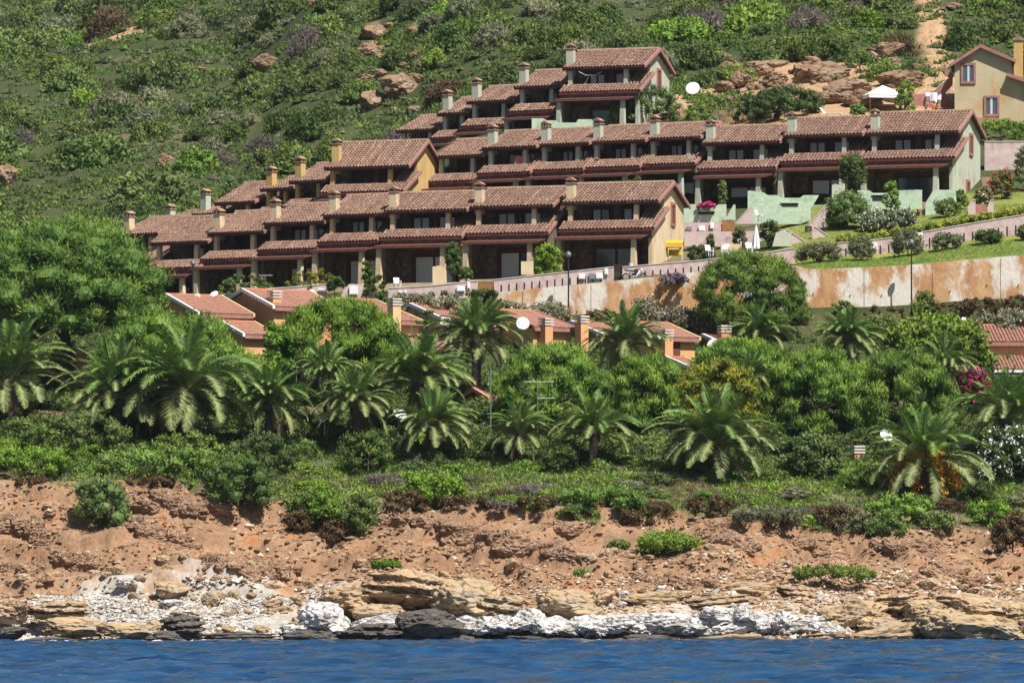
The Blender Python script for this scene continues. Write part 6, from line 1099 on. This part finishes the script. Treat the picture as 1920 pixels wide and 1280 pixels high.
# flowers on the mint parapet
bush('flower_clump', 'pink flowers spilling over the mint parapet beside the front gable', 1325, 386, 512.3, 15, 6, 'leaf_dark', 410, 10, 40, .2, .16, .5, cat='flowers', flowers=('petal_magenta', 40, .16), low=-.3, tr=.03, hang=True)
# ---------------------------------------------------------------- gazebo, people and washing on the upper terrace
GY = 548.0; gb = at(1655, 226, GY); ga = empty('gazebo', gb, R(12)); props(ga, 'white-roofed gazebo on the terrace above the middle row', 'gazebo')
mat('canvas', (.8,.8,.8), (.76,.76,.76), 2, .6)
H1 = at(1655, 180, GY).z - gb.z; H2 = at(1655, 160, GY).z - gb.z; h = 1.75
rf = MB().add([(-h, -h, H1), (h, -h, H1), (h, h, H1), (-h, h, H1), (0, 0, H2), (-h, -h, H1 - .06), (h, -h, H1 - .06), (h, h, H1 - .06), (-h, h, H1 - .06), (0, 0, H2 - .08)], [(0, 1, 4), (1, 2, 4), (2, 3, 4), (3, 0, 4), (6, 5, 9), (7, 6, 9), (8, 7, 9), (5, 8, 9), (0, 5, 6, 1), (1, 6, 7, 2), (2, 7, 8, 3), (3, 8, 5, 0)]).build('canopy', M['canvas'], ga)
for k, (x0, x1, y0, y1) in enumerate(((-h + .03, h - .03, -h + .02, -h + .05), (-h + .03, h - .03, h - .05, h - .02), (-h + .02, -h + .05, -h + .06, h - .06), (h - .05, h - .02, -h + .06, h - .06))): MB().box(x0, x1, y0, y1, H1 - .3, H1 - .065).build('valance', M['canvas'], rf)
for x in (-1, 1):
    for y in (-1, 1): MB().box(x * 1.6 - .05, x * 1.6 + .05, y * 1.6 - .05, y * 1.6 + .05, -.3, H1 - .06).build('post', M['wood_red'], ga)
tb = empty('garden_table', at(1650, 226, GY), 0); props(tb, 'dark table under the white gazebo', 'table'); MB().box(-.9, .9, -.45, .45, .70, .75).build('table_top', M['frame_dark'], tb)
for x in (-.8, .74):
    for y in (-.4, .34): MB().box(x, x + .06, y, y + .06, 0, .7).build('leg', M['frame_dark'], tb)
props(MB().box(-8, 10, -3.4, 3.5, -2.5, -.02).build('upper_terrace', M['terrace_floor'], None, loc=gb), kind='structure')
mat('skin', (.50,.28,.18), (.44,.24,.15), 5, .6); mat('hair', (.03,.02,.015), None, rough=.6); mat('hair_fair', (.35,.22,.1), None, rough=.6); mat('cloth_white', (.78,.78,.8), None, rough=.8); mat('cloth_dark', (.05,.05,.07), None, rough=.8); mat('cloth_lilac', (.5,.45,.6), None, rough=.8); mat('cloth_orange', (.65,.22,.05), None, rough=.8)
def skinned(name, verts, edges, rad, m_, parent, root=0, sub=2):
    me = bpy.data.meshes.new(name); me.from_pydata(verts, edges, []); me.materials.append(m_); o = link(name, me, parent); sk = o.modifiers.new('skin', 'SKIN'); sk.use_smooth_shade = True
    if not me.skin_vertices: me.skin_vertices.new(name='')
    for i, r in enumerate(rad): me.skin_vertices[0].data[i].radius = (r, r) if not hasattr(r, '__len__') else r; me.skin_vertices[0].data[i].use_root = (i == root)
    ss = o.modifiers.new('sub', 'SUBSURF'); ss.levels = sub; ss.render_levels = sub; return o
def person(label, px, Y, yaw, h, top, bottom, hair, armL, armR, lean=0, zoff=0, longtop=False):
    c = at(px, 226, Y); o = empty('person', (c.x, c.y, gb.z + zoff), R(yaw)); o.scale = (h / 1.75,) * 3; props(o, label, 'person', 'people on the upper terrace'); y = lambda z: -lean * max(0, z - .95)
    P = [(0, y(.95), .95), (0, y(1.15), 1.15), (0, y(1.38), 1.38), (0, y(1.50), 1.50), (0, y(1.60) - .02, 1.60), (0, y(1.70) - .01, 1.70), (-.1, 0, .88), (-.11, -.01, .5), (-.12, .02, .09), (-.12, -.14, .03), (.1, 0, .88), (.11, -.03, .5), (.12, .02, .09), (.12, -.14, .03), (-.19, y(1.42), 1.42), (.19, y(1.42), 1.42), (0, y(1.62) - .13, 1.61)]
    E = [(0, 1), (1, 2), (2, 3), (3, 4), (4, 5), (0, 6), (6, 7), (7, 8), (8, 9), (0, 10), (10, 11), (11, 12), (12, 13), (2, 14), (2, 15), (4, 16)]; Rr = [.13, .12, .14, .055, .095, .075, .095, .062, .045, .035, .095, .062, .045, .035, .06, .06, .015]
    for s, arm, sh in ((-1, armL, 14), (1, armR, 15)):
        q = sh
        for (dx, dy, z), r in zip(arm, (.043, .034, .036, .012)): P.append((s * dx, dy + y(1.3), z)); Rr.append(r); E.append((q, len(P) - 1)); q = len(P) - 1
        hx, hy, hz = P[q]; w = q                                             # fingers from the palm
        for k in range(4): P.append((hx + (k - 1.5) * .018, hy - .02, hz - .075 - .01 * (k in (1, 2)))); Rr.append(.009); E.append((w, len(P) - 1))
        P.append((hx - s * .05, hy - .03, hz - .03)); Rr.append(.01); E.append((w, len(P) - 1))
    skinned('body', P, E, Rr, M['skin'], o)
    if top: 
        Pt = [(0, y(.98), .98 if not longtop else .75), (0, y(1.15), 1.15), (0, y(1.38), 1.39), (-.18, y(1.42), 1.43), (.18, y(1.42), 1.43), (-.24, y(1.3), 1.3), (.24, y(1.3), 1.3)]; skinned('top', Pt, [(0, 1), (1, 2), (2, 3), (2, 4), (3, 5), (4, 6)], [.16, .15, .165, .085, .085, .07, .07], M[top], o, 1)
    skinned('shorts', [(0, 0, .98), (0, 0, .9), (-.1, 0, .84), (-.11, -.01, .6), (.1, 0, .84), (.11, -.02, .6)], [(0, 1), (1, 2), (2, 3), (1, 4), (4, 5)], [.145, .15, .115, .085, .115, .085], M[bottom], o, 1)
    hb = MB().lathe([(.001, .115)] + [(.112 * math.sin(a), .115 * math.cos(a)) for a in (.3, .6, .9, 1.2, 1.5, 1.75)], 14).build('hair', M[hair], o, True, loc=(0, y(1.66) + .012, 1.655))
    for s in (-1, 1): MB().lathe([(.001, -.012), (.012, 0), (.001, .012)], 6).build('eye', M['frame_dark'], o, loc=(s * .034, y(1.63) - .108, 1.645))
down = [(.24, 0, 1.15), (.25, -.06, .92), (.25, -.08, .84)]; bent = [(.25, -.02, 1.15), (.22, -.25, 1.08), (.20, -.32, 1.1)]; upa = [(.26, -.1, 1.3), (.22, -.25, 1.5), (.2, -.28, 1.6)]
person('person in a pale top standing right of the gazebo', 1704, 546.2, 10, 1.62, 'cloth_white', 'cloth_lilac', 'hair_fair', down, bent, zoff=0, longtop=True)
person('bare-chested person with dark hair facing the washing line', 1737, 546.4, -35, 1.68, None, 'cloth_white', 'hair', bent, upa, .15)
person('person in an orange top under the washing, head bowed', 1750, 546.0, 20, 1.58, 'cloth_orange', 'cloth_orange', 'hair', down, bent, .3)
person('person with light hair at the right end of the washing', 1759, 546.6, 60, 1.6, None, 'cloth_dark', 'hair_fair', bent, bent, .2)
ln = empty('washing_line', at(1748, 226, 546.9)); props(ln, 'washing line frame behind the people on the terrace', 'washing line'); zt = at(1748, 174, 546.9).z - ln.location.z
for x in (-.55, .75): MB().tube([(x, 0, -.2), (x, 0, zt)], .03, 6).build('post', M['grey_metal'], ln)
MB().tube([(-.7, 0, zt), (.9, 0, zt)], .015, 5).build('line', M['grey_metal'], ln)
for i, (px, w, h_) in enumerate(((1739, .45, .35), (1746, .4, .85), (1753, .42, .95), (1761, .4, .7))):
    c = at(px, 174.5, 546.85); g = MB(); nx, nz_ = 6, 6
    for r_ in range(nz_ + 1):
        for q in range(nx + 1): g.V.append((w * (q / nx - .5) * (1 - .12 * r_ / nz_), .05 * math.sin(q * 2.1 + i) * r_ / nz_ - .02, -h_ * r_ / nz_))
    for r_ in range(nz_):
        for q in range(nx): a = r_ * (nx + 1) + q; g.F.append((a, a + 1, a + nx + 2, a + nx + 1))
    cl = g.build('hanging_cloth', M['cloth_white' if i != 1 else 'cloth_lilac'], None, True, loc=c); props(cl, ['short white cloth at the left end of the washing line', 'pale lilac cloth second on the washing line', 'longest white cloth on the washing line', 'white cloth at the right end of the washing line'][i], 'laundry', 'washing on the line'); so_ = cl.modifiers.new('thick', 'SOLIDIFY'); so_.thickness = .02
kY = hillY_at(1632, 112); kn = empty('kennel', at(1632, 113, kY), R(-25)); props(kn, 'tiny white kennel with a pitched roof on the hill', 'kennel'); MB().prism_y([(-.4, -.3), (.4, -.3), (.4, .45), (0, .75), (-.4, .45)], 0, .8).build('wall', M['white'], kn); MB().prism_y([(-.5, .42), (0, .8), (.5, .42), (.5, .5), (0, .88), (-.5, .5)], -.1, .9).build('roof', M['ridge'], kn); MB().box(-.15, .15, -.02, .01, -.2, .3).build('doorway', M['dark_inside'], kn)
lY = 545.0; lg = empty('sun_lounger', at(1558, 219, lY), R(70)); props(lg, 'white sun lounger on the bank left of the gazebo', 'lounger'); MB().box(-.35, .35, -1, .5, .25, .32).build('seat', M['plastic_white'], lg); MB().prism_x([(.5, .26), (.56, .26), (1.0, .8), (.95, .83)], -.35, .35).build('backrest', M['plastic_white'], lg)
for x in (-.3, .25):
    for y in (-.85, .35): MB().box(x, x + .05, y, y + .05, -.3, .25).build('leg', M['plastic_white'], lg)

# ---------------------------------------------------------------- air between the sea and the far hill
hz = MB().box(-600, 600, -300, 1850, -6, 420).mesh('haze', bpy.data.materials.new('haze')); hm = hz.materials[0]; hm.use_nodes = True; hn = hm.node_tree.nodes; hn.remove(hn['Principled BSDF'])
pv = hn.new('ShaderNodeVolumePrincipled'); pv.inputs['Color'].default_value = (.72, .86, 1, 1); pv.inputs['Density'].default_value = .000025; hm.node_tree.links.new(pv.outputs[0], hn['Material Output'].inputs['Volume'])
props(link('haze', hz), kind='stuff')
